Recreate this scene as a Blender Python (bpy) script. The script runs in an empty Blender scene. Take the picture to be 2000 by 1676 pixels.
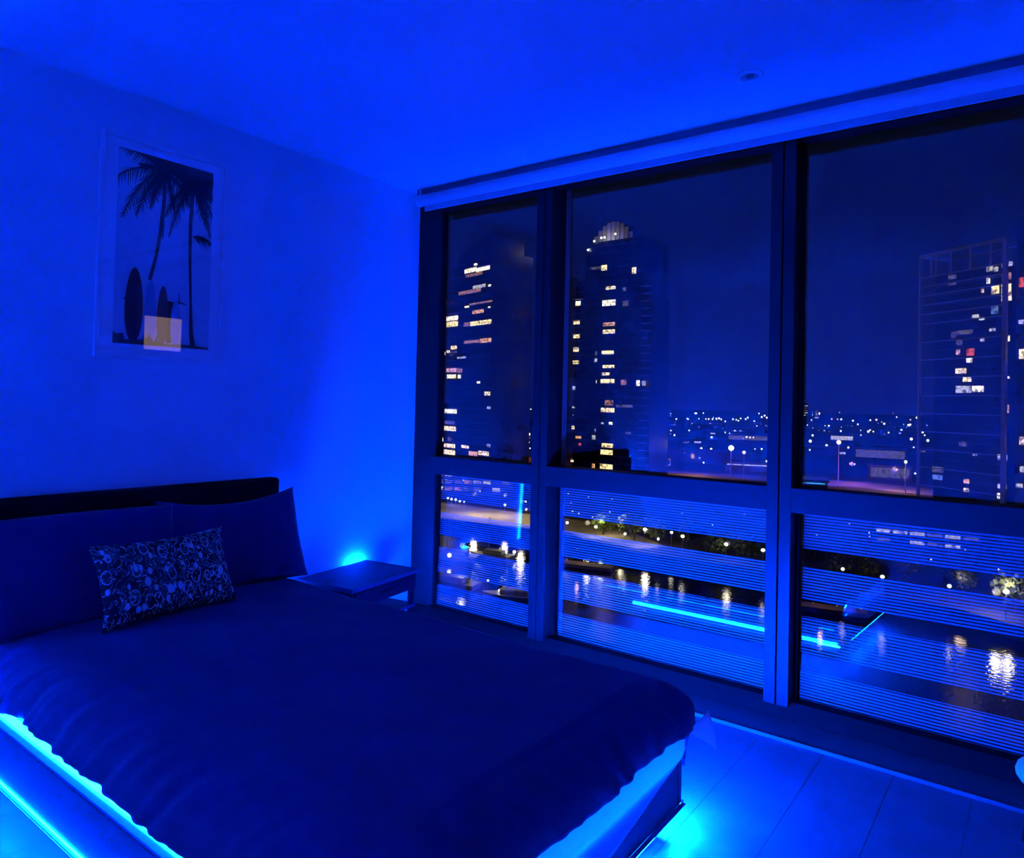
import bpy, bmesh, math, random
from mathutils import Vector, Matrix
random.seed(7)
PI = math.pi
sc = bpy.context.scene
col = sc.collection

# ---------------------------------------------------------------- camera
cam_data = bpy.data.cameras.new('camera')
cam = bpy.data.objects.new('camera', cam_data)
col.objects.link(cam)
sc.camera = cam
yaw, pitch, roll = math.radians(36.979), math.radians(1.136), math.radians(1.3595)
fw = Vector((math.cos(pitch)*math.cos(yaw), math.cos(pitch)*math.sin(yaw), math.sin(pitch)))
rt = Vector((math.sin(yaw), -math.cos(yaw), 0.0))
up = rt.cross(fw)
r2 = rt*math.cos(roll) + up*math.sin(roll)
u2 = up*math.cos(roll) - rt*math.sin(roll)
M = Matrix(((r2.x, u2.x, -fw.x), (r2.y, u2.y, -fw.y), (r2.z, u2.z, -fw.z))).to_4x4()
M.translation = Vector((-3.17262, -3.18540, 1.35))
cam.matrix_world = M
cam_data.sensor_width = 36.0
cam_data.sensor_fit = 'HORIZONTAL'
cam_data.lens = 24.936
cam_data.shift_y = -0.0402
cam_data.clip_start = 0.02
cam_data.clip_end = 9000

# ---------------------------------------------------------------- view, sky, light levels
sc.view_settings.view_transform = 'Standard'
sc.view_settings.look = 'None'
sc.view_settings.exposure = 0.2
sc.view_settings.gamma = 1.0
sc.view_settings.use_curve_mapping = False
sc.cycles.sample_clamp_indirect = 60.0
LED = (0.0001, 0.034, 1.0)         # colour of the blue LED light
LEDGE_POWER = 1200.0                # strips on the ledge round the mattress
UNDER_POWER = 9000.0                # strips below the bed frame
SIDE_POWER = 2700.0                # strip along the outer bottom edge, window side
DOWN_POWER = 17000.0                # tape facing the floor under both long sides
LEFT_POWER = 1500.0                # strip along the outer bottom edge, room side
POST_FILL_POWER = 950.0                 # upright strip added out of view to brighten the left wall
TAIL_POWER = 4500.0                 # loose strip end behind the nightstand

world = bpy.data.worlds.new('night_sky')
sc.world = world
world.use_nodes = True
wn, wl = world.node_tree.nodes, world.node_tree.links
bg = wn['Background']
tc = wn.new('ShaderNodeTexCoord')
sep = wn.new('ShaderNodeSeparateXYZ')
rmp = wn.new('ShaderNodeValToRGB')
wl.new(tc.outputs['Generated'], sep.inputs[0])
wl.new(sep.outputs['Z'], rmp.inputs[0])
rmp.color_ramp.elements[0].position = 0.0
rmp.color_ramp.elements[0].color = (0.0035, 0.0035, 0.012, 1)
rmp.color_ramp.elements[1].position = 0.35
rmp.color_ramp.elements[1].color = (0.0012, 0.0022, 0.005, 1)
wl.new(rmp.outputs[0], bg.inputs[0])
bg.inputs[1].default_value = 1.0

# ---------------------------------------------------------------- materials
def nodes_of(name):
    m = bpy.data.materials.new(name)
    m.use_nodes = True
    return m, m.node_tree.nodes, m.node_tree.links

def pbr(name, color, rough=0.6, metal=0.0, spec=0.5, noise=0.0, scale=20.0, bump=0.0, bscale=200.0, sheen=0.0):
    m, n, l = nodes_of(name)
    b = n['Principled BSDF']
    b.inputs['Roughness'].default_value = rough
    b.inputs['Metallic'].default_value = metal
    b.inputs['Specular IOR Level'].default_value = spec
    b.inputs['Base Color'].default_value = (*color, 1)
    if sheen:
        b.inputs['Sheen Weight'].default_value = sheen
    t = n.new('ShaderNodeTexCoord')
    if noise:
        tx = n.new('ShaderNodeTexNoise'); tx.inputs['Scale'].default_value = scale; tx.inputs['Detail'].default_value = 4
        l.new(t.outputs['Object'], tx.inputs['Vector'])
        r = n.new('ShaderNodeValToRGB')
        r.color_ramp.elements[0].position = 0.3; r.color_ramp.elements[1].position = 0.7
        r.color_ramp.elements[0].color = (*[c*(1-noise) for c in color], 1)
        r.color_ramp.elements[1].color = (*[min(1, c*(1+noise)) for c in color], 1)
        l.new(tx.outputs['Fac'], r.inputs[0]); l.new(r.outputs[0], b.inputs['Base Color'])
    if bump:
        tb = n.new('ShaderNodeTexNoise'); tb.inputs['Scale'].default_value = bscale; tb.inputs['Detail'].default_value = 3
        l.new(t.outputs['Object'], tb.inputs['Vector'])
        bp = n.new('ShaderNodeBump'); bp.inputs['Strength'].default_value = bump; bp.inputs['Distance'].default_value = 0.002
        l.new(tb.outputs['Fac'], bp.inputs['Height']); l.new(bp.outputs[0], b.inputs['Normal'])
    return m

def emit(name, color, strength):
    m, n, l = nodes_of(name)
    n.remove(n['Principled BSDF'])
    e = n.new('ShaderNodeEmission')
    e.inputs[0].default_value = (*color, 1); e.inputs[1].default_value = strength
    l.new(e.outputs[0], n['Material Output'].inputs[0])
    return m

MAT = {}
MAT['wall'] = pbr('painted_wall', (0.78, 0.78, 0.78), 0.75, noise=0.03, scale=3, bump=0.15, bscale=60)
MAT['ceiling'] = pbr('painted_ceiling', (0.82, 0.82, 0.82), 0.8, noise=0.02, scale=2)
MAT['plank'] = pbr('floor_plank', (0.15, 0.135, 0.14), 0.42, noise=0.12, scale=9, bump=0.5, bscale=90)
MAT['subfloor'] = pbr('subfloor', (0.03, 0.03, 0.03), 0.9, noise=0.1)
MAT['threshold'] = pbr('floor_border', (0.07, 0.065, 0.065), 0.7, noise=0.1, scale=12, bump=0.2, bscale=100)
MAT['edge_trim'] = pbr('aluminium_edge', (0.11, 0.11, 0.11), 0.5, metal=0.2, noise=0.03)
MAT['frame'] = pbr('dark_window_metal', (0.012, 0.012, 0.012), 0.5, spec=0.28, noise=0.05, scale=6)
MAT['frame_side'] = MAT['frame']
MAT['outer_metal'] = pbr('pale_outer_metal', (0.3, 0.3, 0.28), 0.6, noise=0.05, scale=6)
MAT['gasket'] = pbr('black_gasket', (0.005, 0.005, 0.005), 0.85, spec=0.12, noise=0.1)
MAT['blind'] = pbr('blind_fabric', (0.75, 0.75, 0.75), 0.8, noise=0.03, scale=30, bump=0.2, bscale=400)
MAT['hem'] = pbr('blind_hem', (0.42, 0.42, 0.44), 0.6, noise=0.03, scale=30)
MAT['rail'] = pbr('blind_rail', (0.14, 0.12, 0.16), 0.5, noise=0.05)
MAT['duvet'] = pbr('navy_duvet', (0.04, 0.008, 0.080), 0.9, noise=0.12, scale=14, bump=0.25, bscale=350, sheen=0.05)
MAT['pillow'] = pbr('navy_pillow', (0.04, 0.008, 0.090), 0.9, noise=0.10, scale=16, bump=0.25, bscale=350, sheen=0.05)
MAT['sheet'] = None
MAT['mattress'] = pbr('mattress_ticking', (0.7, 0.7, 0.7), 0.8, noise=0.04, scale=30, bump=0.2, bscale=300)
MAT['board'] = pbr('bed_frame_fabric', (0.05, 0.035, 0.06), 0.85, noise=0.12, scale=60, bump=0.3, bscale=500)
MAT['headboard'] = pbr('headboard_leather', (0.004, 0.004, 0.004), 0.85, spec=0.15, noise=0.15, scale=30, bump=0.3, bscale=300)
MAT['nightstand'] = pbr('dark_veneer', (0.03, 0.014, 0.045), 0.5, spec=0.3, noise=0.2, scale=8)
MAT['nightstand_shade'] = pbr('dark_veneer_shade', (0.006, 0.003, 0.010), 0.85, spec=0.1, noise=0.2, scale=8)  # darker copy of the veneer, shade painted onto sides and drawer
MAT['basket'] = pbr('woven_basket', (0.05, 0.045, 0.03), 0.7, noise=0.3, scale=50)
MAT['white'] = pbr('white_lacquer', (0.7, 0.7, 0.7), 0.5, noise=0.02)
MAT['picframe'] = pbr('white_picture_frame', (0.78, 0.78, 0.78), 0.5, noise=0.03, scale=20)
MAT['mat_board'] = pbr('mat_board', (0.88, 0.88, 0.88), 0.9, noise=0.02, scale=40)
MAT['led_ledge'] = emit('led_ledge', LED, LEDGE_POWER)
MAT['led_under'] = emit('led_under', LED, UNDER_POWER)
MAT['led_down'] = emit('led_down', LED, DOWN_POWER)
MAT['led_down_left'] = emit('led_down_left', LED, 700.0)
MAT['led_down_foot'] = emit('led_down_foot', LED, 6500.0)
MAT['led_side_left'] = emit('led_side_left', LED, LEFT_POWER)
MAT['led_post_fill'] = emit('led_post_fill', LED, POST_FILL_POWER)
MAT['led_gap'] = emit('led_gap', LED, 260.0)
MAT['led_hem_fill'] = emit('led_hem_fill', LED, 80.0)
MAT['led_side'] = emit('led_side', LED, SIDE_POWER)
MAT['led_faint'] = emit('led_faint', LED, 200.0)
MAT['led_foot'] = emit('led_foot', LED, 2200.0)
MAT['led_corner_fill'] = emit('led_corner_fill', LED, 13000.0)
MAT['led_tail'] = emit('led_tail', LED, TAIL_POWER)

# white cotton that lets the strip light behind it through
m, n, l = nodes_of('white_cotton')
b = n['Principled BSDF']; b.inputs['Base Color'].default_value = (0.8, 0.8, 0.8, 1); b.inputs['Roughness'].default_value = 0.9
tr = n.new('ShaderNodeBsdfTranslucent'); tr.inputs[0].default_value = (0.75, 0.75, 0.75, 1)
mx = n.new('ShaderNodeMixShader'); mx.inputs[0].default_value = 0.5
tn = n.new('ShaderNodeTexNoise'); tn.inputs['Scale'].default_value = 300
bp = n.new('ShaderNodeBump'); bp.inputs['Strength'].default_value = 0.2; bp.inputs['Distance'].default_value = 0.001
l.new(tn.outputs['Fac'], bp.inputs['Height']); l.new(bp.outputs[0], b.inputs['Normal'])
l.new(b.outputs[0], mx.inputs[1]); l.new(tr.outputs[0], mx.inputs[2]); l.new(mx.outputs[0], n['Material Output'].inputs[0])
MAT['sheet'] = m

def glass_nodes(n, l, tint=(0.93, 0.95, 0.94, 1), refl=0.085):
    t = n.new('ShaderNodeBsdfTransparent'); t.inputs[0].default_value = tint
    g = n.new('ShaderNodeBsdfGlossy'); g.inputs['Roughness'].default_value = 0.004; g.inputs[0].default_value = (1, 1, 1, 1)
    lw = n.new('ShaderNodeLayerWeight'); lw.inputs[0].default_value = 0.5
    pw5 = n.new('ShaderNodeMath'); pw5.operation = 'POWER'; l.new(lw.outputs['Facing'], pw5.inputs[0]); pw5.inputs[1].default_value = 5.0
    f = n.new('ShaderNodeMath'); f.operation = 'MULTIPLY_ADD'; l.new(pw5.outputs[0], f.inputs[0]); f.inputs[1].default_value = 0.95; f.inputs[2].default_value = refl
    mx = n.new('ShaderNodeMixShader')
    l.new(f.outputs[0], mx.inputs[0]); l.new(t.outputs[0], mx.inputs[1]); l.new(g.outputs[0], mx.inputs[2])
    return mx
m, n, l = nodes_of('clear_glass')
n.remove(n['Principled BSDF'])
l.new(glass_nodes(n, l).outputs[0], n['Material Output'].inputs[0])
MAT['glass'] = m
m, n, l = nodes_of('picture_glass')
n.remove(n['Principled BSDF'])
l.new(glass_nodes(n, l, (1, 1, 1, 1), 0.035).outputs[0], n['Material Output'].inputs[0])
MAT['picture_glass'] = m
# lower panes: white ceramic lines printed in four bands on the room side of the glass
m, n, l = nodes_of('frit_glass')
n.remove(n['Principled BSDF'])
gm = glass_nodes(n, l)
geo = n.new('ShaderNodeNewGeometry'); sp = n.new('ShaderNodeSeparateXYZ'); l.new(geo.outputs['Position'], sp.inputs[0])
def mth(op, a, b=None):
    x = n.new('ShaderNodeMath'); x.operation = op
    for i, v in enumerate((a, b)):
        if v is None: continue
        if isinstance(v, (int, float)): x.inputs[i].default_value = v
        else: l.new(v, x.inputs[i])
    return x.outputs[0]
z = sp.outputs['Z']
line = mth('LESS_THAN', mth('FRACT', mth('DIVIDE', mth('SUBTRACT', z, 0.062), 0.0128)), 0.60)
band = 1.0
clear = None
for a, c in ((0.660, 0.740), (0.448, 0.520), (0.219, 0.294)):
    q = mth('MULTIPLY', mth('GREATER_THAN', z, a), mth('LESS_THAN', z, c))
    clear = q if clear is None else mth('ADD', clear, q)
mask = mth('MULTIPLY', line, mth('SUBTRACT', 1.0, clear))
mask = mth('MULTIPLY', mask, 0.5)
df = n.new('ShaderNodeBsdfDiffuse'); df.inputs[0].default_value = (0.37, 0.37, 0.37, 1)
mx = n.new('ShaderNodeMixShader'); l.new(mask, mx.inputs[0]); l.new(gm.outputs[0], mx.inputs[1]); l.new(df.outputs[0], mx.inputs[2])
l.new(mx.outputs[0], n['Material Output'].inputs[0])
MAT['frit'] = m

# cushion print: pale curls, rings and blossoms on black cotton
m, n, l = nodes_of('printed_cushion')
b = n['Principled BSDF']; b.inputs['Roughness'].default_value = 0.9
tcn = n.new('ShaderNodeTexCoord'); mp = n.new('ShaderNodeMapping'); mp.inputs['Scale'].default_value = (1.0, 0.6, 1.0)
l.new(tcn.outputs['UV'], mp.inputs[0])
def tex(kind, **kw):
    t = n.new(kind)
    for k, v in kw.items(): t.inputs[k].default_value = v
    l.new(mp.outputs[0], t.inputs['Vector'])
    return t
ns = tex('ShaderNodeTexNoise', Scale=7.5, Detail=1.5, Distortion=1.6)
c1 = mth('LESS_THAN', mth('ABSOLUTE', mth('SUBTRACT', mth('FRACT', mth('MULTIPLY', ns.outputs['Fac'], 7.0)), 0.5)), 0.085)
v1 = tex('ShaderNodeTexVoronoi', Scale=9.0, Randomness=1.0)
blob = mth('LESS_THAN', v1.outputs['Distance'], 0.23)
v2 = tex('ShaderNodeTexVoronoi', Scale=6.5, Randomness=1.0)
ring = mth('MULTIPLY', mth('GREATER_THAN', v2.outputs['Distance'], 0.30), mth('LESS_THAN', v2.outputs['Distance'], 0.35))
v3 = tex('ShaderNodeTexVoronoi', Scale=24.0, Randomness=1.0)
dot = mth('LESS_THAN', v3.outputs['Distance'], 0.20)
v4 = tex('ShaderNodeTexVoronoi', Scale=4.3, Randomness=1.0)
pet = mth('LESS_THAN', mth('ADD', v4.outputs['Distance'], mth('MULTIPLY', ns.outputs['Fac'], 0.08)), 0.19)
sm = mth('MINIMUM', mth('ADD', mth('ADD', mth('ADD', c1, blob), mth('ADD', ring, pet)), mth('MULTIPLY', dot, 0.6)), 1.0)
gap = mth('GREATER_THAN', v2.outputs['Distance'], 0.12)
cm = n.new('ShaderNodeMix'); cm.data_type = 'RGBA'
cm.inputs[6].default_value = (0.008, 0.008, 0.008, 1); cm.inputs[7].default_value = (0.6, 0.6, 0.6, 1)
l.new(sm, cm.inputs[0]); l.new(cm.outputs[2], b.inputs['Base Color'])
MAT['cushion'] = m

# print colours
for nm, c in dict(print_sky=(0.6, 0.62, 0.66), print_dark=(0.02, 0.02, 0.02), print_palm=(0.035, 0.03, 0.04), print_red=(0.16, 0.02, 0.03),
                  print_blue=(0.22, 0.35, 0.5), print_maroon=(0.25, 0.05, 0.05), print_pale=(0.3, 0.42, 0.6), print_sand=(0.08, 0.07, 0.07)).items():
    MAT[nm] = pbr(nm, c, 0.7, noise=0.06, scale=30)
# outdoors
MAT['tower_dark'] = pbr('tower_glass', (0.012, 0.012, 0.018), 0.25, noise=0.2, scale=0.3)
MAT['tower_slab'] = pbr('tower_slab_edge', (0.09, 0.09, 0.10), 0.6, noise=0.1, scale=0.5)
MAT['tower_frame'] = pbr('tower_pale_frame', (0.5, 0.47, 0.5), 0.6, noise=0.1, scale=0.5)
MAT['block'] = pbr('low_building', (0.10, 0.10, 0.11), 0.8, noise=0.2, scale=0.1)
MAT['block_pale'] = pbr('pale_shed', (0.5, 0.48, 0.46), 0.8, noise=0.1, scale=0.1)
MAT['land'] = pbr('city_ground', (0.06, 0.055, 0.05), 0.9, noise=0.4, scale=0.03)
MAT['paving'] = pbr('quay_paving', (0.45, 0.37, 0.24), 0.85, noise=0.2, scale=0.25)
MAT['road'] = pbr('asphalt_road', (0.25, 0.22, 0.2), 0.85, noise=0.2, scale=0.1)
MAT['leaf'] = pbr('tree_leaves', (0.10, 0.13, 0.04), 0.8, noise=0.5, scale=0.9)
MAT['bark'] = pbr('tree_bark', (0.08, 0.06, 0.04), 0.9, noise=0.3, scale=2)
MAT['pole'] = pbr('lamp_pole', (0.2, 0.2, 0.2), 0.5, noise=0.1)
MAT['hull'] = pbr('boat_hull', (0.34, 0.31, 0.34), 0.4, noise=0.1, scale=0.5)
MAT['deck'] = pbr('boat_deck', (0.22, 0.15, 0.1), 0.6, noise=0.2, scale=1)
E_ = {'W': ((1.0, 0.86, 0.55), 2.2), 'Y': ((1.0, 0.72, 0.32), 1.8), 'O': ((1.0, 0.48, 0.2), 1.1), 'o': ((0.9, 0.42, 0.25), 0.5), 'w': ((0.85, 0.82, 0.75), 0.75),
      'd': ((0.7, 0.6, 0.45), 0.16), 'R': ((1.0, 0.12, 0.05), 0.9), 'G': ((0.2, 1.0, 0.4), 0.8), 'b': ((0.35, 0.6, 1.0), 0.35), 'y': ((1.0, 0.85, 0.5), 2.0), 'p': ((1.0, 0.55, 0.6), 1.0)}
for k, (c, s) in E_.items():
    m, n, l = nodes_of('lit_window_' + {'W': 'white', 'Y': 'yellow', 'O': 'orange', 'o': 'dim_orange', 'w': 'dim_white', 'd': 'faint', 'R': 'red', 'G': 'green', 'b': 'blue', 'y': 'lamp_yellow', 'p': 'pink'}[k])
    n.remove(n['Principled BSDF'])
    e = n.new('ShaderNodeEmission')
    t = n.new('ShaderNodeTexCoord'); br = n.new('ShaderNodeTexNoise'); br.inputs['Scale'].default_value = 1.1; br.inputs['Detail'].default_value = 3
    l.new(t.outputs['Object'], br.inputs['Vector'])
    rr = n.new('ShaderNodeValToRGB')
    rr.color_ramp.elements[0].position = 0.36; rr.color_ramp.elements[0].color = (c[0]*0.12, c[1]*0.10, c[2]*0.08, 1)
    rr.color_ramp.elements[1].position = 0.56; rr.color_ramp.elements[1].color = (*c, 1)
    l.new(br.outputs['Fac'], rr.inputs[0]); l.new(rr.outputs[0], e.inputs[0]); e.inputs[1].default_value = s
    l.new(e.outputs[0], n['Material Output'].inputs[0])
    MAT['E' + k] = m
MAT['lamp_white'] = emit('lamp_white', (1.0, 0.93, 0.75), 9.0)
MAT['lamp_pink'] = emit('lamp_pink', (1.0, 0.45, 0.4), 4.0)
MAT['lamp_warm'] = emit('lamp_warm', (1.0, 0.8, 0.5), 6.0)
MAT['far_w'] = emit('far_light_white', (0.9, 0.92, 1.0), 2.2)
MAT['far_y'] = emit('far_light_yellow', (1.0, 0.8, 0.5), 2.2)
MAT['far_p'] = emit('far_light_pink', (1.0, 0.5, 0.5), 1.3)
MAT['far_d'] = emit('far_light_dim', (0.7, 0.6, 0.55), 0.5)
MAT['mirror_glow'] = emit('mirrored_glow', (1.0, 0.66, 0.25), 2.6)
# water
m, n, l = nodes_of('dark_water')
b = n['Principled BSDF']; b.inputs['Base Color'].default_value = (0.004, 0.005, 0.01, 1); b.inputs['Roughness'].default_value = 0.06
b.inputs['Specular IOR Level'].default_value = 0.6
t = n.new('ShaderNodeTexCoord'); mp = n.new('ShaderNodeMapping'); mp.inputs['Scale'].default_value = (1.0, 1.0, 1.0)
tn = n.new('ShaderNodeTexNoise'); tn.inputs['Scale'].default_value = 1.6; tn.inputs['Detail'].default_value = 3
l.new(t.outputs['Object'], mp.inputs[0]); l.new(mp.outputs[0], tn.inputs['Vector'])
bp = n.new('ShaderNodeBump'); bp.inputs['Strength'].default_value = 0.32; bp.inputs['Distance'].default_value = 0.12
l.new(tn.outputs['Fac'], bp.inputs['Height']); l.new(bp.outputs[0], b.inputs['Normal'])
MAT['water'] = m

# ---------------------------------------------------------------- mesh helpers
class MB:
    def __init__(s): s.v = []; s.f = []; s.mi = []; s.uv = None
    def box(s, x0, x1, y0, y1, z0, z1, m=0):
        k = len(s.v)
        s.v += [(x0, y0, z0), (x1, y0, z0), (x1, y1, z0), (x0, y1, z0), (x0, y0, z1), (x1, y0, z1), (x1, y1, z1), (x0, y1, z1)]
        s.f += [(k, k+3, k+2, k+1), (k+4, k+5, k+6, k+7), (k, k+1, k+5, k+4), (k+1, k+2, k+6, k+5), (k+2, k+3, k+7, k+6), (k+3, k, k+4, k+7)]
        s.mi += [m]*6; return s
    def bar(s, a, b, w, h=None, m=0):
        h = h or w
        a, b = Vector(a), Vector(b); d = (b-a).normalized()
        q = Vector((0, 0, 1)) if abs(d.z) < 0.9 else Vector((1, 0, 0))
        x = d.cross(q).normalized()*w/2; y = d.cross(x).normalized()*h/2
        k = len(s.v)
        for p in (a, b):
            for i, j in ((-1, -1), (1, -1), (1, 1), (-1, 1)): s.v.append(tuple(p + x*i + y*j))
        s.f += [(k, k+3, k+2, k+1), (k+4, k+5, k+6, k+7)] + [(k+i, k+(i+1) % 4, k+4+(i+1) % 4, k+4+i) for i in range(4)]
        s.mi += [m]*6; return s
    def tube(s, a, b, r0, r1=None, n=12, m=0):
        r1 = r0 if r1 is None else r1
        a, b = Vector(a), Vector(b); d = (b-a).normalized()
        q = Vector((0, 0, 1)) if abs(d.z) < 0.9 else Vector((1, 0, 0))
        x = d.cross(q).normalized(); y = d.cross(x).normalized(); k = len(s.v)
        for p, r in ((a, r0), (b, r1)):
            for i in range(n):
                t = 2*PI*i/n; s.v.append(tuple(p + (x*math.cos(t) + y*math.sin(t))*r))
        s.f += [(k+i, k+(i+1) % n, k+n+(i+1) % n, k+n+i) for i in range(n)] + [tuple(k+n-1-i for i in range(n)), tuple(k+n+i for i in range(n))]
        s.mi += [m]*(n+2); return s
    def ball(s, c, r, n=8, m=0, sz=1.0):
        k = len(s.v); R = n//2
        s.v.append((c[0], c[1], c[2]+r*sz))
        for i in range(1, R):
            a = PI*i/R
            for j in range(n):
                t = 2*PI*j/n; s.v.append((c[0]+r*math.sin(a)*math.cos(t), c[1]+r*math.sin(a)*math.sin(t), c[2]+r*sz*math.cos(a)))
        s.v.append((c[0], c[1], c[2]-r*sz)); e = len(s.v)-1
        for j in range(n):
            s.f.append((k, k+1+j, k+1+(j+1) % n)); s.mi.append(m)
            for i in range(R-2):
                p = k+1+i*n; s.f.append((p+j, p+n+j, p+n+(j+1) % n, p+(j+1) % n)); s.mi.append(m)
            p = k+1+(R-2)*n; s.f.append((e, p+(j+1) % n, p+j)); s.mi.append(m)
        return s
    def poly(s, pts, m=0):
        k = len(s.v); s.v += [tuple(p) for p in pts]; s.f.append(tuple(range(k, k+len(pts)))); s.mi.append(m); return s
    def prism(s, pts, d, m=0):
        """polygon extruded by vector d"""
        k = len(s.v); c = len(pts)
        s.v += [tuple(p) for p in pts] + [tuple(Vector(p)+Vector(d)) for p in pts]
        s.f += [tuple(range(k, k+c)), tuple(range(k+2*c-1, k+c-1, -1))] + [(k+(i+1) % c, k+i, k+c+i, k+c+(i+1) % c) for i in range(c)]
        s.mi += [m]*(c+2); return s
    def mesh(s, name, mats):
        me = bpy.data.meshes.new(name); me.from_pydata(s.v, [], s.f)
        for q in (mats if isinstance(mats, (list, tuple)) else [mats]): me.materials.append(MAT[q] if isinstance(q, str) else q)
        me.polygons.foreach_set('material_index', s.mi)
        bm = bmesh.new(); bm.from_mesh(me); bmesh.ops.recalc_face_normals(bm, faces=bm.faces); bm.to_mesh(me); bm.free()
        me.update(); return me
    def build(s, name, mats, parent=None, smooth=False, bevel=0.0, seg=2):
        me = s.mesh(name, mats); return link(name, me, parent, smooth, bevel, seg)

def link(name, me, parent=None, smooth=False, bevel=0.0, seg=2):
    o = bpy.data.objects.new(name, me); col.objects.link(o)
    if parent: o.parent = parent
    if smooth: me.polygons.foreach_set('use_smooth', [True]*len(me.polygons))
    if bevel:
        b = o.modifiers.new('bevel', 'BEVEL'); b.width = bevel; b.segments = seg; b.limit_method = 'ANGLE'
    return o
def tag(o, label=None, cat=None, group=None, kind=None):
    if label: o['label'] = label
    if cat: o['category'] = cat
    if group: o['group'] = group
    if kind: o['kind'] = kind
    return o
def empty(name, loc=(0, 0, 0), rz=0.0, **k):
    o = bpy.data.objects.new(name, None); col.objects.link(o); o.location = loc; o.rotation_euler = (0, 0, rz); o.empty_display_size = 0.1
    return tag(o, **k)
def copy_tree(o, parent=None):
    c = o.copy(); col.objects.link(c); c.parent = parent
    for ch in list(o.children): copy_tree(ch, c)
    return c

# ================================================================ ROOM SHELL
X0, Y0, H = -4.1, -4.45, 2.65        # far wall, back wall, ceiling height
fl = empty('floor', kind='structure')
MB().box(X0, 0.03, Y0, 0.0, -0.10, -0.012).build('subfloor', 'subfloor', fl)
pw, pl = 0.2445, 1.22
rows = int(-Y0/pw) + 1
y_ref = -2.50
k0 = math.floor((Y0 - y_ref)/pw)
for r in range(k0, 12):
    ya = y_ref + r*pw; yb = ya + pw
    ya, yb = max(ya, Y0), min(yb, 0.0)
    if yb - ya < 0.01: continue
    off = {0: 0.55, -1: 0.0}.get(r, random.uniform(0, pl))
    x = -0.53 + off - 4*pl
    while x < -0.175:
        xa, xb = max(x, X0), min(x+pl, -0.175)
        if xb - xa > 0.02:
            MB().box(xa+0.0005, xb-0.0005, ya+0.0005, yb-0.0005, -0.012, random.uniform(-0.0004, 0)).build('plank', 'plank', fl, bevel=0.0006, seg=1)
        x += pl
MB().box(-0.170, 0.02, Y0, 0.0, -0.012, 0.012).build('threshold_board', 'threshold', fl, bevel=0.002)
MB().box(-0.178, -0.170, Y0, 0.0, -0.012, 0.014).build('edge_trim', 'edge_trim', fl, bevel=0.003)

ce = MB().box(X0-0.1, 0.30, Y0-0.1, 0.1, H, H+0.12).build('ceiling', 'ceiling'); tag(ce, kind='structure')
wh = MB().box(X0-0.1, 0.068, 0.0, 0.12, 0.0, H).build('wall_headboard', 'wall'); tag(wh, kind='structure')
wb = MB().box(X0-0.1, 0.30, Y0-0.12, Y0, 0.0, H).build('wall_back', 'wall'); tag(wb, kind='structure')
wf = MB().box(X0-0.12, X0, Y0, 0.0, 0.0, H).build('wall_far', 'wall'); tag(wf, kind='structure')

# window wall: dark metal mullions and transoms, clear panes above, lined panes below
XF, XG = -0.02, 0.08
spans = [(-0.176, -0.955, 1), (-1.095, -2.214, 2), (-2.345, -3.86, 3), (-3.99, -4.40, 4)]
jb = MB().box(0.045, 0.096, -0.186, 0.10, 0.0, H).build('trim_1', 'frame'); tag(jb, kind='structure')
MB().box(0.066, 0.094, -0.196, -0.186, 0.08, 2.6).build('gasket', 'gasket', jb)
for i, (ya, yb) in enumerate(((-0.955, -1.055), (-2.214, -2.318), (-3.86, -3.96))):
    mu = empty('trim_%d' % (i+2), kind='structure')
    mid = (ya+yb)/2
    MB().box(XF, 0.105, mid+0.003, ya, 0.078, 2.60).build('mullion_half', 'frame', mu, bevel=0.0015)
    MB().box(XF, 0.105, yb, mid-0.003, 0.078, 2.60).build('mullion_half', 'frame', mu, bevel=0.0015)
    MB().box(XF+0.02, 0.10, mid-0.003, mid+0.003, 0.078, 2.60).build('gasket', 'gasket', mu)
    MB().box(XG-0.016, 0.10, yb-0.014, yb, 0.078, 2.60).build('glazing_bead', 'gasket', mu)
    MB().box(0.106, 0.172, yb+0.002, ya-0.002, 0.0, 2.65).build('outer_fin', 'outer_metal', mu)
for ya, yb, k in spans:
    w = empty('window_%d' % k, kind='structure')
    if k > 1: ya2 = ya + 0.045
    else: ya2 = ya
    MB().box(XF+0.001, 0.10, yb, ya2 if k > 1 else -0.186, 0.905, 1.010).build('transom', 'frame', w, bevel=0.0015)
    MB().box(XF+0.03, 0.10, yb, ya2, 0.078, 0.094).build('sill_bar', 'gasket', w, bevel=0.001)
    MB().box(XF+0.03, 0.10, yb, ya2, 2.52, 2.60).build('head_bar', 'gasket', w)
    MB().box(XG, XG+0.008, yb-0.004, ya+0.004, 1.010, 2.55).build('clear_pane', 'glass', w)
    # lower pane leans out by one degree at its top
    p = MB(); h0, h1, dx = 0.090, 0.908, 0.028
    y0_, y1_ = yb-0.004, ya+0.004
    p.v = [(XG-.006, y0_, h0), (XG+.002, y0_, h0), (XG+.002, y1_, h0), (XG-.006, y1_, h0),
           (XG-.006+dx, y0_, h1), (XG+.002+dx, y0_, h1), (XG+.002+dx, y1_, h1), (XG-.006+dx, y1_, h1)]
    p.f = [(0, 3, 2, 1), (4, 5, 6, 7), (0, 1, 5, 4), (1, 2, 6, 5), (2, 3, 7, 6), (3, 0, 4, 7)]
    p.mi = [0, 0, 0, 0, 0, 1]
    p.build('lined_pane', ['glass', 'frit'], w)
sl = MB().box(0.02, 0.20, Y0, 0.0, -0.10, 0.078).build('trim_5', 'gasket'); tag(sl, kind='structure')
hd = MB().box(0.03, 0.20, Y0, -0.0, 2.60, H).build('trim_6', 'frame'); tag(hd, kind='structure')

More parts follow.
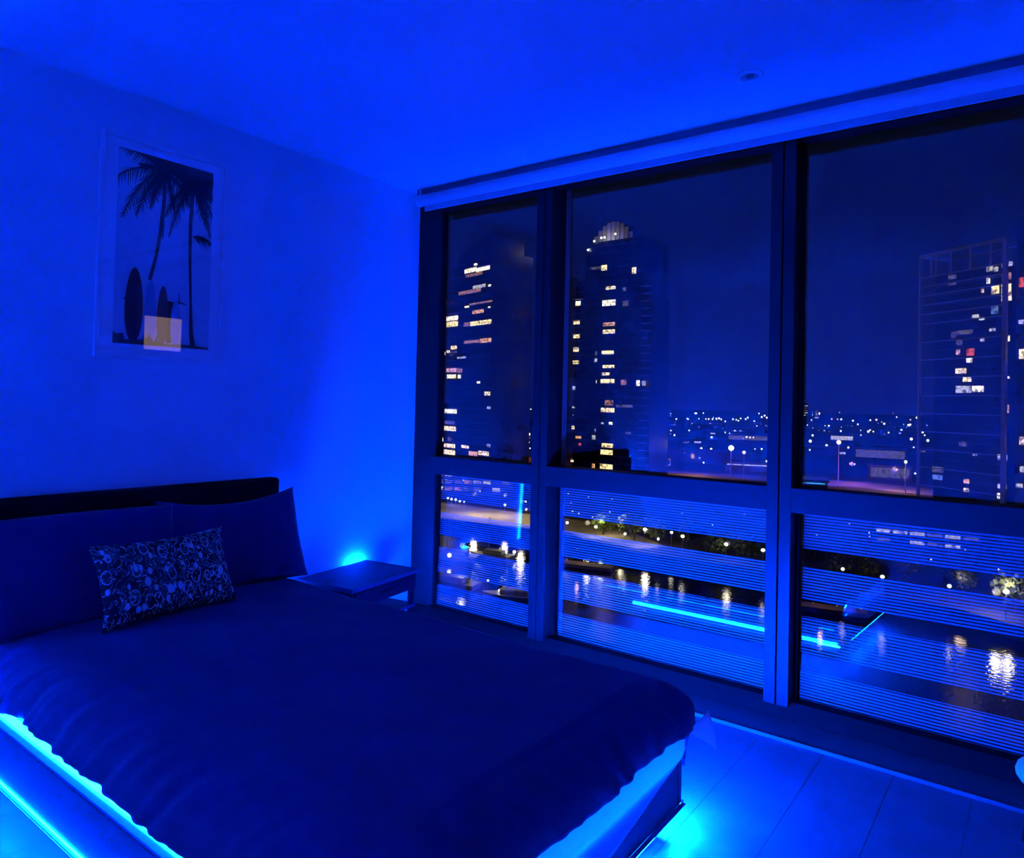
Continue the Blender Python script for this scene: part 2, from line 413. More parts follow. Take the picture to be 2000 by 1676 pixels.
# roller blind rolled up under the ceiling
bl = empty('roller_blind', (-0.05, -0.05, 2.575), label='rolled-up white roller blind under the ceiling along the window wall', cat='blind')
MB().box(0.005, 0.03, -4.35, -0.01, 0.030, 0.074).build('rail', 'rail', bl)
MB().tube((0, -0.045, 0), (0, -4.35, 0), 0.034, n=32).build('roller', 'blind', bl, smooth=False)
for f in bl.children[-1].data.polygons: f.use_smooth = len(f.vertices) == 4
MB().box(0.000, 0.010, -4.35, -0.078, -0.068, -0.015).build('hem_bar', 'hem', bl, bevel=0.002)
MB().tube((0, -0.035, 0), (0, -0.045, 0), 0.036, n=32).build('end_cap', 'white', bl)
MB().box(-0.008, 0.02, -0.045, -0.037, 0.0, 0.074).build('bracket', 'white', bl)

# ceiling downlight, switched off
dl = empty('downlight', (-0.43, -2.25, H), label='round white recessed downlight in the ceiling, switched off', cat='light')
def ring(r0, r1, za, zb, n=40):
    b = MB()
    for i in range(n):
        for r, z_ in ((r1, 0.0), (r1, za), (r0, zb), (r0, 0.0)):
            t = 2*PI*i/n; b.v.append((r*math.cos(t), r*math.sin(t), z_))
    for i in range(n):
        for j in range(4):
            a, c = i*4+j, i*4+(j+1) % 4; d, e = ((i+1) % n)*4+j, ((i+1) % n)*4+(j+1) % 4
            b.f.append((a, c, e, d)); b.mi.append(0)
    return b
ring(0.036, 0.052, -0.003, -0.007).build('trim_ring', 'ceiling', dl, smooth=True)
MB().tube((0, 0, -0.0005), (0, 0, -0.002), 0.036, n=32).build('baffle', 'hem', dl)
MB().tube((0, 0, -0.002), (0, 0, -0.0045), 0.016, n=24).build('lens', 'rail', dl)

# ================================================================ BED
XL, XR, YF, YH = -2.31, -1.02, -2.275, -0.10      # outer frame
bed = empty('bed', ((XL+XR)/2, -1.2, 0), label='double bed with black padded headboard and blue light glowing under its frame', cat='bed')
bed_in = Matrix.Translation(-Vector(bed.location))
def bpart(mb, name, mat, **k):
    o = mb.build(name, mat, bed, **k); o.data.transform(bed_in); return o
zb, zt = 0.095, 0.262
bpart(MB().box(XL, XL+0.03, YF, YH, zb, zt), 'side_board', 'board', bevel=0.006)
bpart(MB().box(XR-0.03, XR, YF, YH, zb, zt), 'side_board', 'board', bevel=0.006)
bpart(MB().box(XL+0.03, XR-0.03, YF, YF+0.03, zb, zt), 'foot_board', 'board', bevel=0.006)
bpart(MB().box(XL+0.03, XR-0.03, YF+0.03, YH, 0.200, 0.240), 'slatted_base', 'mattress')
for x, y in ((XL+0.16, YF+0.2), (XR-0.16, YF+0.2), (XL+0.16, YH-0.15), (XR-0.16, YH-0.15)):
    bpart(MB().tube((x, y, 0.0), (x, y, 0.20), 0.022, 0.032, n=16), 'leg', 'headboard', smooth=True)
bpart(MB().box(XL+0.095, XR-0.085, YF+0.075, YH-0.02, 0.2405, 0.475), 'mattress', 'mattress', bevel=0.05, seg=4)
hb = bpart(MB().box(-2.62, -0.995, -0.095, -0.015, 0.06, 0.940), 'headboard', 'headboard', bevel=0.018, seg=4)
# strips on the ledge and under the frame; outer-face and hem strips are added light
led1 = [MB().box(XR+0.0005, XR+0.004, YF+0.04, -0.75, 0.172, 0.176), MB().box(XL+0.034, XL+0.058, YF+0.10, -0.35, 0.262, 0.268), MB().box(XR-0.050, XR-0.040, YF+0.10, -0.16, 0.262, 0.268),  # outer-face strip added for light leaking under the duvet hem
        MB().box(XL+0.10, XR-0.018, YF+0.040, YF+0.048, 0.262, 0.268)]
led1.append(MB().box(XL+0.10, XR-0.05, YF-0.0085, YF-0.0045, 0.256, 0.262))  # added strip that brightens the lower part of the sheet
for q_, b_ in enumerate(led1): o = bpart(b_, 'light_strip', ('led_faint', 'led_ledge', 'led_faint', 'led_foot', 'led_hem_fill')[q_]); o['label'] = 'glowing blue light strip on or by the ledge, some added'
led2 = [(MB().box(XL-0.011, XL-0.001, YF+0.04, -0.25, 0.0935, 0.095), 'led_down_left'), (MB().box(XL-0.004, XL-0.0005, YF+0.04, -0.25, 0.101, 0.105), 'led_side_left'),
        (MB().box(XR+0.001, XR+0.013, YF+0.01, -0.98, 0.0935, 0.095), 'led_down'), (MB().box(XR+0.0005, XR+0.005, YF+0.02, -0.98, 0.101, 0.106), 'led_side'),
        (MB().box(XL+0.06, XR-0.22, YF-0.012, YF-0.001, 0.0935, 0.095), 'led_down_foot'), (MB().box(XR+0.0065, XR+0.014, YF+0.005, YF+0.12, 0.086, 0.092), 'led_corner_fill')]  # last piece is added to brighten the floor at the corner
for xa in (XL-0.012, XR): bpart(MB().box(xa, xa+0.012+(0.002 if xa > -2 else 0), YF, YH, 0.0955, 0.099), 'light_shield', 'board')  # lips added to stop the tape shining upward
bpart(MB().box(XL, XR, YF-0.013, YF, 0.0955, 0.099), 'light_shield', 'board')
for y0_, x0_, x1_ in ((YF+0.016, XL+0.05, XR-0.030),): bpart(MB().box(x0_, x1_, y0_, y0_+0.014, 0.055, 0.094), 'light_blocker', 'board')  # unseen blocker added to keep strip light off the floor beneath
bpart(MB().box(XR-0.030, XR-0.016, YF+0.016, -0.70, 0.055, 0.094), 'light_blocker', 'board')
for b_, lm in led2: o = bpart(b_, 'light_strip', lm); o['label'] = 'glowing blue light strip under the frame, corner piece added'

# ---- duvet: a cloth wrapped over the mattress
from mathutils import noise
def wrap(cx0, cx1, cy0, cy1, R, top, e_side, e_right, e_foot, nx, ny, yhead, flare, thick, fold=1.0):
    """cloth over a rounded box; inset rectangle cx0..cx1, cy0..cy1; excess e_side hangs"""
    vs, fs = [], []
    us = [cx0-e_side + (cx1-cx0+e_side+e_right)*i/nx for i in range(nx+1)]
    ws = [cy0-e_foot + (yhead-cy0+e_foot)*j/ny for j in range(ny+1)]
    rc = 0.03
    for w in ws:
        for u in us:
            qx = min(max(u, cx0+rc), cx1-rc); qy = max(w, cy0+rc)
            dx, dy = u-qx, w-qy; d = math.hypot(dx, dy)
            # keep the plan corner of the cloth round
            if dx != 0 and dy != 0:
                mxd = max(abs(dx), abs(dy)); d_sq = mxd; s_ = d_sq/d if d else 1
                dx, dy, d = dx*s_, dy*s_, d_sq
            nxn, nyn = (dx/d, dy/d) if d > 1e-9 else (0, 0)
            e = d - rc
            p = Vector((u, w, 0)); nz = noise.noise(p*2.3)*0.014 + noise.noise(p*6)*0.004
            crown = 0.018*(1-min(1, abs((u-(cx0+cx1)/2)/((cx1-cx0)/2))**2.5))
            if e <= 0:
                x, y, zz = qx+dx, qy+dy, top + nz + crown
            else:
                a = min(e/R, PI/2)
                out = rc + R*math.sin(a); zz = top - R*(1-math.cos(a)) + nz*(1-a/(PI/2))
                if e > R*PI/2:
                    h = e - R*PI/2; zz -= h
                    ang = math.atan2(dy, dx)
                    s_arc = (u if abs(dy) > abs(dx) else w)
                    out += flare*h
                f = min(1, e/(R*1.2))
                out += 0.055*f*(2*abs(nxn*nyn))**2
                s_arc = (u*1.0 + w*1.0)
                out += fold*f*(0.017*noise.noise(Vector((s_arc*9, ang_k(dx, dy), 0.3))) + 0.011*noise.noise(Vector((s_arc*23, 1.7, e*3))))
                zz += fold*f*0.022*noise.noise(Vector((s_arc*4.0, 3.3, 0)))
                x, y = qx+nxn*out, qy+nyn*out
            vs.append((x, y, zz))
    W = nx+1
    for j in range(ny):
        for i in range(nx): fs.append((j*W+i, j*W+i+1, (j+1)*W+i+1, (j+1)*W+i))
    return vs, fs
def ang_k(dx, dy): return math.atan2(dy, dx)*1.5
vs, fs = wrap(-2.175, -1.130, -2.190, -0.3, 0.115, 0.492, 0.255, 0.375, 0.205, 150, 260, -0.235, 0.10, 0.01)
me = bpy.data.meshes.new('duvet'); me.from_pydata(vs, [], fs); me.materials.append(MAT['duvet'])
duv = link('duvet', me, smooth=True)
s = duv.modifiers.new('thickness', 'SOLIDIFY'); s.thickness = 0.012; s.offset = -1
tag(duv, 'navy blue duvet spread over the whole bed with folds hanging at its foot', 'duvet')

# ---- white sheet showing below the duvet at the foot
def hemz(x):
    pts = [(-2.30, 0.13), (-1.70, 0.150), (-1.516, 0.177), (-1.357, 0.205), (-1.193, 0.236), (-1.065, 0.262), (-1.02, 0.30)]
    for (a, za), (b_, zb_) in zip(pts, pts[1:]):
        if a <= x <= b_:
            t = (x-a)/(b_-a); return za + (zb_-za)*t
    return pts[0][1] if x < pts[0][0] else pts[-1][1]
vs, fs = [], []
NX, NZ = 90, 14
for i in range(NX+1):
    x = -2.28 + (1.235)*i/NX
    for j in range(NZ+1):
        zt_ = 0.40; zz = zt_ + (hemz(x)-zt_)*j/NZ
        y = -2.290 - 0.004*j/NZ + 0.004*noise.noise(Vector((x*5, zz*2, 0)))
        vs.append((x, y, zz))
for i in range(NX):
    for j in range(NZ): a = i*(NZ+1)+j; fs.append((a, a+1, a+NZ+2, a+NZ+1))
me = bpy.data.meshes.new('foot_panel'); me.from_pydata(vs, [], fs); me.materials.append(MAT['sheet'])
sh = empty('bed_sheet', (-1.6, -2.28, 0.26), label='white bed sheet hanging below the duvet over the foot of the bed', cat='sheet')
me.transform(Matrix.Translation((1.6, 2.28, -0.26)))
fp = link('foot_panel', me, sh, smooth=True)
s = fp.modifiers.new('thickness', 'SOLIDIFY'); s.thickness = 0.0015
# turned-out corner of the sheet: a small hanging triangle
A, B, Cc = Vector((-1.055, -2.305, 0.335)), Vector((-0.992, -2.372, 0.283)), Vector((-0.985, -2.345, 0.395))
vs, fs, N = [], [], 8
for i in range(N+1):
    for j in range(N+1-i):
        a, b_ = i/N, j/N; p = A*(1-a-b_) + B*a + Cc*b_
        p += Vector((0.5, -0.6, 0)).normalized()*0.010*math.sin(PI*a)*(1-b_)
        vs.append(tuple(p))
def ix(i, j): return sum(N+1-t for t in range(i)) + j
for i in range(N):
    for j in range(N-i):
        fs.append((ix(i, j), ix(i+1, j), ix(i, j+1)))
        if j < N-i-1: fs.append((ix(i+1, j), ix(i+1, j+1), ix(i, j+1)))
me = bpy.data.meshes.new('corner_flap'); me.from_pydata(vs, [], fs); me.materials.append(MAT['sheet'])
me.transform(Matrix.Translation((1.6, 2.28, -0.26)))
cf = link('corner_flap', me, sh, smooth=True)
s = cf.modifiers.new('thickness', 'SOLIDIFY'); s.thickness = 0.0015

# ---- pillows
def pillow(name, w, h, t, mat, loc, rot, seed=0, pinch=0.06, n=44, lump=0.006, sag=0.0):
    vs, fs, uv = [], [], []
    m_ = int(n*h/w)+8
    for sgn in (1, -1):
        for j in range(m_+1):
            for i in range(n+1):
                u, v = 2*i/n-1, 2*j/m_-1
                prof = max(0, (1-abs(u)**3.2))**0.55 * max(0, (1-abs(v)**3.2))**0.55
                ex = 1 - pinch*(1-abs(v)**2)*abs(u)**4; ey = 1 - pinch*1.3*(1-abs(u)**2)*abs(v)**4
                x, y = u*w/2*ex, v*h/2*ey
                zz = sgn*(t/2*prof)
                q = Vector((x*5+seed, y*5, sgn*2.0))
                zz += prof*lump*noise.noise(q)*2 + prof*lump*0.6*noise.noise(q*3.1)
                y -= sag*(1-u*u)*(0.5+0.5*v)
                vs.append((x, y, zz)); uv.append(((u+1)/2, (v+1)/2))
    W = n+1; o_ = W*(m_+1)
    for j in range(m_):
        for i in range(n):
            a = j*W+i
            fs.append((a, a+1, a+W+1, a+W)); fs.append((o_+a, o_+a+W, o_+a+W+1, o_+a+1))
    me = bpy.data.meshes.new(name); me.from_pydata(vs, [], fs); me.materials.append(MAT[mat])
    ul = me.uv_layers.new(name='UVMap')
    for lp in me.loops: ul.data[lp.index].uv = (uv[lp.vertex_index][0]*w/h*0.9, uv[lp.vertex_index][1])
    bm = bmesh.new(); bm.from_mesh(me); bmesh.ops.remove_doubles(bm, verts=bm.verts, dist=0.0004); bmesh.ops.recalc_face_normals(bm, faces=bm.faces); bm.to_mesh(me); bm.free()
    o = link(name, me, smooth=True); o.location = loc; o.rotation_euler = rot
    return o
tilt = math.radians(72)
p1 = pillow('pillow', 0.70, 0.44, 0.15, 'pillow', (-1.325, -0.245, 0.690), (tilt, 0, math.radians(1)), 1, pinch=0.05, sag=0.035)
tag(p1, 'dark navy pillow leaning on the headboard, right one beside the wall glow', 'pillow', 'pillows against the headboard')
p2 = pillow('pillow', 0.74, 0.43, 0.15, 'pillow', (-1.985, -0.275, 0.675), (tilt, math.radians(0), math.radians(-2)), 9, pinch=0.05, sag=-0.02)
tag(p2, 'dark navy pillow leaning on the headboard behind the printed cushion, at left', 'pillow', 'pillows against the headboard')
cu = pillow('cushion', 0.545, 0.315, 0.13, 'cushion', (-1.765, -0.485, 0.652), (math.radians(66), 0, math.radians(4)), 4, pinch=0.09, lump=0.004)
tag(cu, 'small black cushion printed with pale curls and flowers, leaning on the pillows', 'cushion')

# ---- nightstand
nsd = empty('nightstand', (-0.596, -0.255, 0), math.radians(8), label='low dark wooden nightstand between the bed and the window corner', cat='nightstand')
W2, D2 = 0.272, 0.190
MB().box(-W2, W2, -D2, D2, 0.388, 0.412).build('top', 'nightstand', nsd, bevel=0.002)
MB().box(-W2+0.012, -W2+0.028, -D2+0.012, D2-0.012, 0.305, 0.388).build('side_panel', 'nightstand_shade', nsd, bevel=0.001)
MB().box(W2-0.028, W2-0.012, -D2+0.012, D2-0.012, 0.305, 0.388).build('side_panel', 'nightstand_shade', nsd, bevel=0.001)
MB().box(-W2+0.028, W2-0.028, D2-0.028, D2-0.012, 0.305, 0.388).build('back_panel', 'nightstand_shade', nsd)
MB().box(-W2+0.028, W2-0.028, -D2+0.016, D2-0.028, 0.305, 0.318).build('bottom_panel', 'nightstand_shade', nsd)
dr = MB().box(-W2+0.031, W2-0.031, -D2+0.002, -D2+0.016, 0.308, 0.384).build('drawer', 'nightstand_shade', nsd, bevel=0.0015)
MB().box(-0.05, 0.05, -D2-0.008, -D2+0.002, 0.345, 0.351).build('handle', 'nightstand_shade', dr)
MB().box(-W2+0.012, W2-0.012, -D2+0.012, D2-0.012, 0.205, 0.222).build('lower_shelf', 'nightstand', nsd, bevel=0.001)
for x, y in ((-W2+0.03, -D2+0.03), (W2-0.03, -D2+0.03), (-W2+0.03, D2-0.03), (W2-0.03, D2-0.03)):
    MB().box(x-0.012, x+0.012, y-0.012, y+0.012, 0.0, 0.205).build('leg', 'nightstand_shade', nsd)
    MB().box(x-0.012, x+0.012, y-0.012, y+0.012, 0.222, 0.305).build('post', 'nightstand_shade', nsd)
hv = bpart(MB().box(-1.012, -1.002, -0.0135, -0.004, 0.30, 0.88), 'light_strip', 'led_gap'); hv['label'] = 'blue light strip behind the headboard edge'
# loose end of the light strip behind the nightstand
ls = MB().box(-0.46, -0.36, -0.014, -0.004, 0.372, 0.384).build('light_strip', 'led_tail')
tag(ls, 'loose end of the blue light strip stuck on the wall behind the nightstand', 'light strip')

hs_ = MB().box(-2.765, -2.725, -0.034, -0.030, 0.10, 0.86).build('light_strip_shield', 'board')  # unseen shield added in front of the upright strip
tag(hs_, 'added blue light strip behind a shield left of the headboard, outside the view', 'light strip')
MB().box(-2.750, -2.742, -0.0295, -0.012, 0.10, 0.86).build('light_strip', 'led_post_fill', hs_)  # added strip out of view, fills the left wall with light
# ---- picture
pic = empty('picture', (-1.5765, 0.0, 1.9785), label='white framed beach print with two palms and surfboards on the wall above the bed', cat='picture')
fw_, fh_ = 0.2885, 0.4815
prt = MB()
b_ = 0.018
for bx in ((-fw_, -fw_+b_, -fh_, fh_), (fw_-b_, fw_, -fh_, fh_), (-fw_+b_, fw_-b_, fh_-b_, fh_), (-fw_+b_, fw_-b_, -fh_, -fh_+b_)):
    MB().box(bx[0], bx[1], -0.022, -0.002, bx[2], bx[3]).build('frame_bar', 'picframe', pic, bevel=0.002)
MB().box(-fw_+b_, fw_-b_, -0.010, -0.002, -fh_+b_, fh_-b_).build('mat_board', 'mat_board', pic)
MB().box(-fw_+b_, fw_-b_, -0.0178, -0.0160, -fh_+b_, fh_-b_).build('glass', 'picture_glass', pic)
PW, PH = 0.433, 0.844
def pp(a, c, lay): return (-0.2145 + a*PW, -0.0102 - lay*0.0002, -0.4175 + c*PH)
pr = MB()
mats = ['print_sky', 'print_palm', 'print_red', 'print_blue', 'print_maroon', 'print_pale', 'print_sand', 'print_dark']
pr.box(pp(0, 0, 0)[0], pp(1, 0, 0)[0], -0.0103, -0.0100, pp(0, 0, 0)[2], pp(0, 1, 0)[2], 0)
def clipz(a, c): return min(max(a, 0.002), 0.998), min(max(c, 0.002), 0.998)
def strip(pts, wds, lay, m):
    for (p, q), (w0, w1) in zip(zip(pts, pts[1:]), zip(wds, wds[1:])):
        dx, dy = (q[0]-p[0])*PW, (q[1]-p[1])*PH; L = math.hypot(dx, dy) or 1; nx_, ny_ = -dy/L/PW, dx/L/PH
        quad = [clipz(p[0]+nx_*w0, p[1]+ny_*w0), clipz(q[0]+nx_*w1, q[1]+ny_*w1), clipz(q[0]-nx_*w1, q[1]-ny_*w1), clipz(p[0]-nx_*w0, p[1]-ny_*w0)]
        pr.poly([pp(*t, lay) for t in quad], m)
strip([(0.343, 0.345), (0.403, 0.478), (0.440, 0.62), (0.462, 0.76), (0.474, 0.95)], [.0075, .0075, .0085, .0085, .006], 3, 1)
strip([(0.825, 0.012), (0.80, 0.08), (0.785, 0.25), (0.76, 0.5), (0.755, 0.7), (0.775, 0.9)], [.013, .010, .006, .0065, .0085, .009], 3, 1)
rnd = random.Random(3)
def frond(c, ang, ln, droop, m=1, lay=2, leaf=0.10, dens=26):
    pts = []
    for i in range(dens+1):
        t = i/dens; pts.append((c[0]+math.cos(ang)*ln*t, c[1]+(math.sin(ang)*ln*t - droop*t*t)*PW/PH))
    strip(pts, [0.005*(1-0.6*i/dens) for i in range(dens+1)], lay, m)
    for i in range(1, dens+1):
        q = pts[i]; dx_ = pts[i][0]-pts[i-1][0]; dy_ = (pts[i][1]-pts[i-1][1])*PH/PW; th = math.atan2(dy_, dx_)
        for sd in (-1, 1):
            a2 = th + sd*rnd.uniform(0.7, 1.1); vx, vy = math.cos(a2), math.sin(a2) - 0.75
            L_ = math.hypot(vx, vy) or 1
            ll = leaf*math.sin(PI*min(1.0, 0.18+0.75*i/dens))*rnd.uniform(0.7, 1.2)
            e = (q[0]+vx/L_*ll, q[1]+vy/L_*ll*PW/PH)
            w = 0.0075
            pr.poly([pp(*clipz(q[0]-w, q[1]), lay), pp(*clipz(q[0]+w, q[1]), lay), pp(*clipz(e[0]+0.001, e[1]), lay), pp(*clipz(e[0]-0.001, e[1]), lay)], m)
for ang, ln, dr_, lf in ((2.85, 0.60, 0.42, .16), (2.55, 0.55, 0.15, .14), (3.45, 0.30, 0.40, .18), (3.1, 0.42, 0.55, .17), (2.0, 0.5, 0.0, .12), (0.5, 0.42, 0.25, .14), (0.0, 0.30, 0.35, .14), (-0.9, 0.16, 0.25, .10), (3.9, 0.20, 0.25, .13), (1.2, 0.3, 0.0, .12), (2.7, 0.3, 0.1, .12)):
    frond((0.474, 0.925), ang, ln, dr_, leaf=lf)
for ang, ln, dr_, lf in ((2.8, 0.32, 0.45, .13), (3.3, 0.26, 0.5, .13), (0.6, 0.3, 0.25, .15), (0.1, 0.25, 0.35, .14), (2.2, 0.35, 0.15, .14), (1.5, 0.25, 0.0, .14), (-0.5, 0.22, 0.35, .13), (0.9, 0.4, 0.15, .14), (2.5, 0.2, 0.1, .14)):
    frond((0.785, 0.875), ang, ln, dr_, leaf=lf)
frond((0.79, 0.615), 0.45, 0.23, 0.13, leaf=0.13, dens=18); frond((0.80, 0.86), -1.15, 0.34, 0.05, leaf=0.03)
frond((0.455, 0.70), -1.5, 0.12, 0.12, leaf=0.05, dens=10)
pr.poly([pp(*clipz(a, c), 2) for a, c in ((0.12, 1.0), (0.99, 1.0), (0.99, 0.86), (0.86, 0.86), (0.70, 0.885), (0.55, 0.925), (0.35, 0.965))], 1)
def board(cx, c0, c1, wd, m, lay, lean=0.0):
    pts = []
    for i in range(28):
        t = 2*PI*i/28; s_ = math.sin(t); c_ = math.cos(t)
        pts.append(pp(cx + wd*c_*(1-0.12*s_) + lean*s_, (c0+c1)/2 + (c1-c0)/2*s_, lay))
    pr.poly(pts, m)
board(0.195, 0.012, 0.40, 0.090, 2, 4); board(0.358, 0.015, 0.345, 0.062, 3, 4); board(0.487, 0.010, 0.325, 0.060, 4, 5); board(0.626, 0.010, 0.262, 0.055, 5, 5)
pr.poly([pp(*t, 4) for t in ((0.53, 0.02), (0.53, 0.245), (0.60, 0.245), (0.585, 0.02))], 7)
pr.box(pp(0.09, 0, 0)[0], pp(0.13, 0, 0)[0], -0.0114, -0.0112, pp(0, .230, 0)[2], pp(0, .236, 0)[2], 7)
strip([(0.64, 0.245), (0.735, 0.240)], [0.004, 0.002], 5, 7); strip([(0.66, 0.24), (0.655, 0.30)], [0.003, 0.001], 5, 7)
pr.poly([pp(*t, 6) for t in ((0.002, 0.002), (0.998, 0.002), (0.998, 0.012), (0.80, 0.020), (0.55, 0.016), (0.30, 0.03), (0.12, 0.022), (0.10, 0.055), (0.03, 0.05), (0.002, 0.06))], 6)
for i in range(26):
    x = 0.26 + 0.2*rnd.random(); pr.poly([pp(x, 0.02, 6), pp(x+0.02, 0.02, 6), pp(x+rnd.uniform(-.02, .04), 0.05*rnd.random()+0.02, 6)], 6)
pr.build('print', mats, pic)

# ---- pale rounded stool seat at the right edge
st = empty('stool', (-0.33, -3.200, 0), label='pale rounded stool seat just showing at the right edge below the window', cat='stool')
b_ = MB()
prof = [(0.0, 0.172), (0.05, 0.172), (0.072, 0.180), (0.084, 0.197), (0.086, 0.212), (0.080, 0.230), (0.066, 0.243), (0.045, 0.248), (0.0, 0.249)]
N_ = 32
for r_, z_ in prof:
    for i in range(N_): b_.v.append((r_*math.cos(2*PI*i/N_), r_*math.sin(2*PI*i/N_), z_))
for j in range(len(prof)-1):
    for i in range(N_): b_.f.append((j*N_+i, j*N_+(i+1) % N_, (j+1)*N_+(i+1) % N_, (j+1)*N_+i)); b_.mi.append(0)
b_.build('seat', 'white', st, smooth=True)
for i in range(3):
    t = 2*PI*i/3; MB().tube((0.035*math.cos(t), 0.035*math.sin(t), 0.175), (0.07*math.cos(t), 0.07*math.sin(t), 0.0), 0.008, n=10).build('leg', 'frame', st, smooth=True)


# ================================================================ OUTDOORS
ZL, ZW = -31.0, -33.0
wt = MB().box(6, 900, -700, 900, ZW-0.5, ZW).build('water', 'water'); tag(wt, 'dark rippled river water below the window', 'water', kind='stuff')
shore = [(150, 900), (139, 300), (137.8, 137.4), (140.1, 128.0), (143.4, 106.1), (145.6, 91.9), (137.6, 68.2), (140.5, 42.5), (134.2, 21.0), (134.9, 8.9), (129.6, -0.8), (120, -60), (118, -700)]
land = MB(); pts = [(x, y, ZL) for x, y in shore] + [(6000, -6000, ZL), (6000, 6000, ZL)]
land.prism(pts, (0, 0, -2.6)); ln = land.build('ground', 'land'); tag(ln, kind='structure')
qp = MB().prism([(x, y, ZL+0.02) for x, y in ((164.8, 150.8), (164.5, 115.5), (147.4, 100), (143.6, 110), (140.5, 129))], (0, 0, 0.06)).build('quay', 'paving'); tag(qp, 'pale lit paved quay at the water in the left pane', 'quay')
pq = MB().prism([(x, y, ZL+0.02) for x, y in ((164.5, 114), (166, 92), (158, 78), (149, 66), (141.5, 69.5), (148, 92), (147.6, 99))], (0, 0, 0.06)).build('promenade', 'paving'); tag(pq, 'pale lit promenade along the water edge, in the middle pane', 'promenade')
rd = MB().prism([(x, y, ZL+0.02) for x, y in ((310, 300), (345, 300), (325, 150), (350, 60), (325, 0), (300, 0), (322, 60), (298, 150))], (0, 0, 0.06)).build('road', 'road'); tag(rd, 'wide road lit orange behind the towers', 'road')
qw = MB()
for a, b in zip(shore[1:-2], shore[2:-1]): qw.bar((a[0], a[1], ZL+0.1), (b[0], b[1], ZL+0.1), 0.5, 0.4)
tag(qw.build('quay_edge', 'block'), 'dark kerb along the water edge', 'kerb', kind='structure')

def plight(name, loc, color, watts, r=0.6, spot=None):
    d = bpy.data.lights.new(name, 'SPOT' if spot else 'POINT'); d.energy = watts; d.color = color; d.shadow_soft_size = r
    if spot: d.spot_size = spot; d.spot_blend = 0.6
    o = bpy.data.objects.new(name, d); col.objects.link(o); o.location = loc; return o

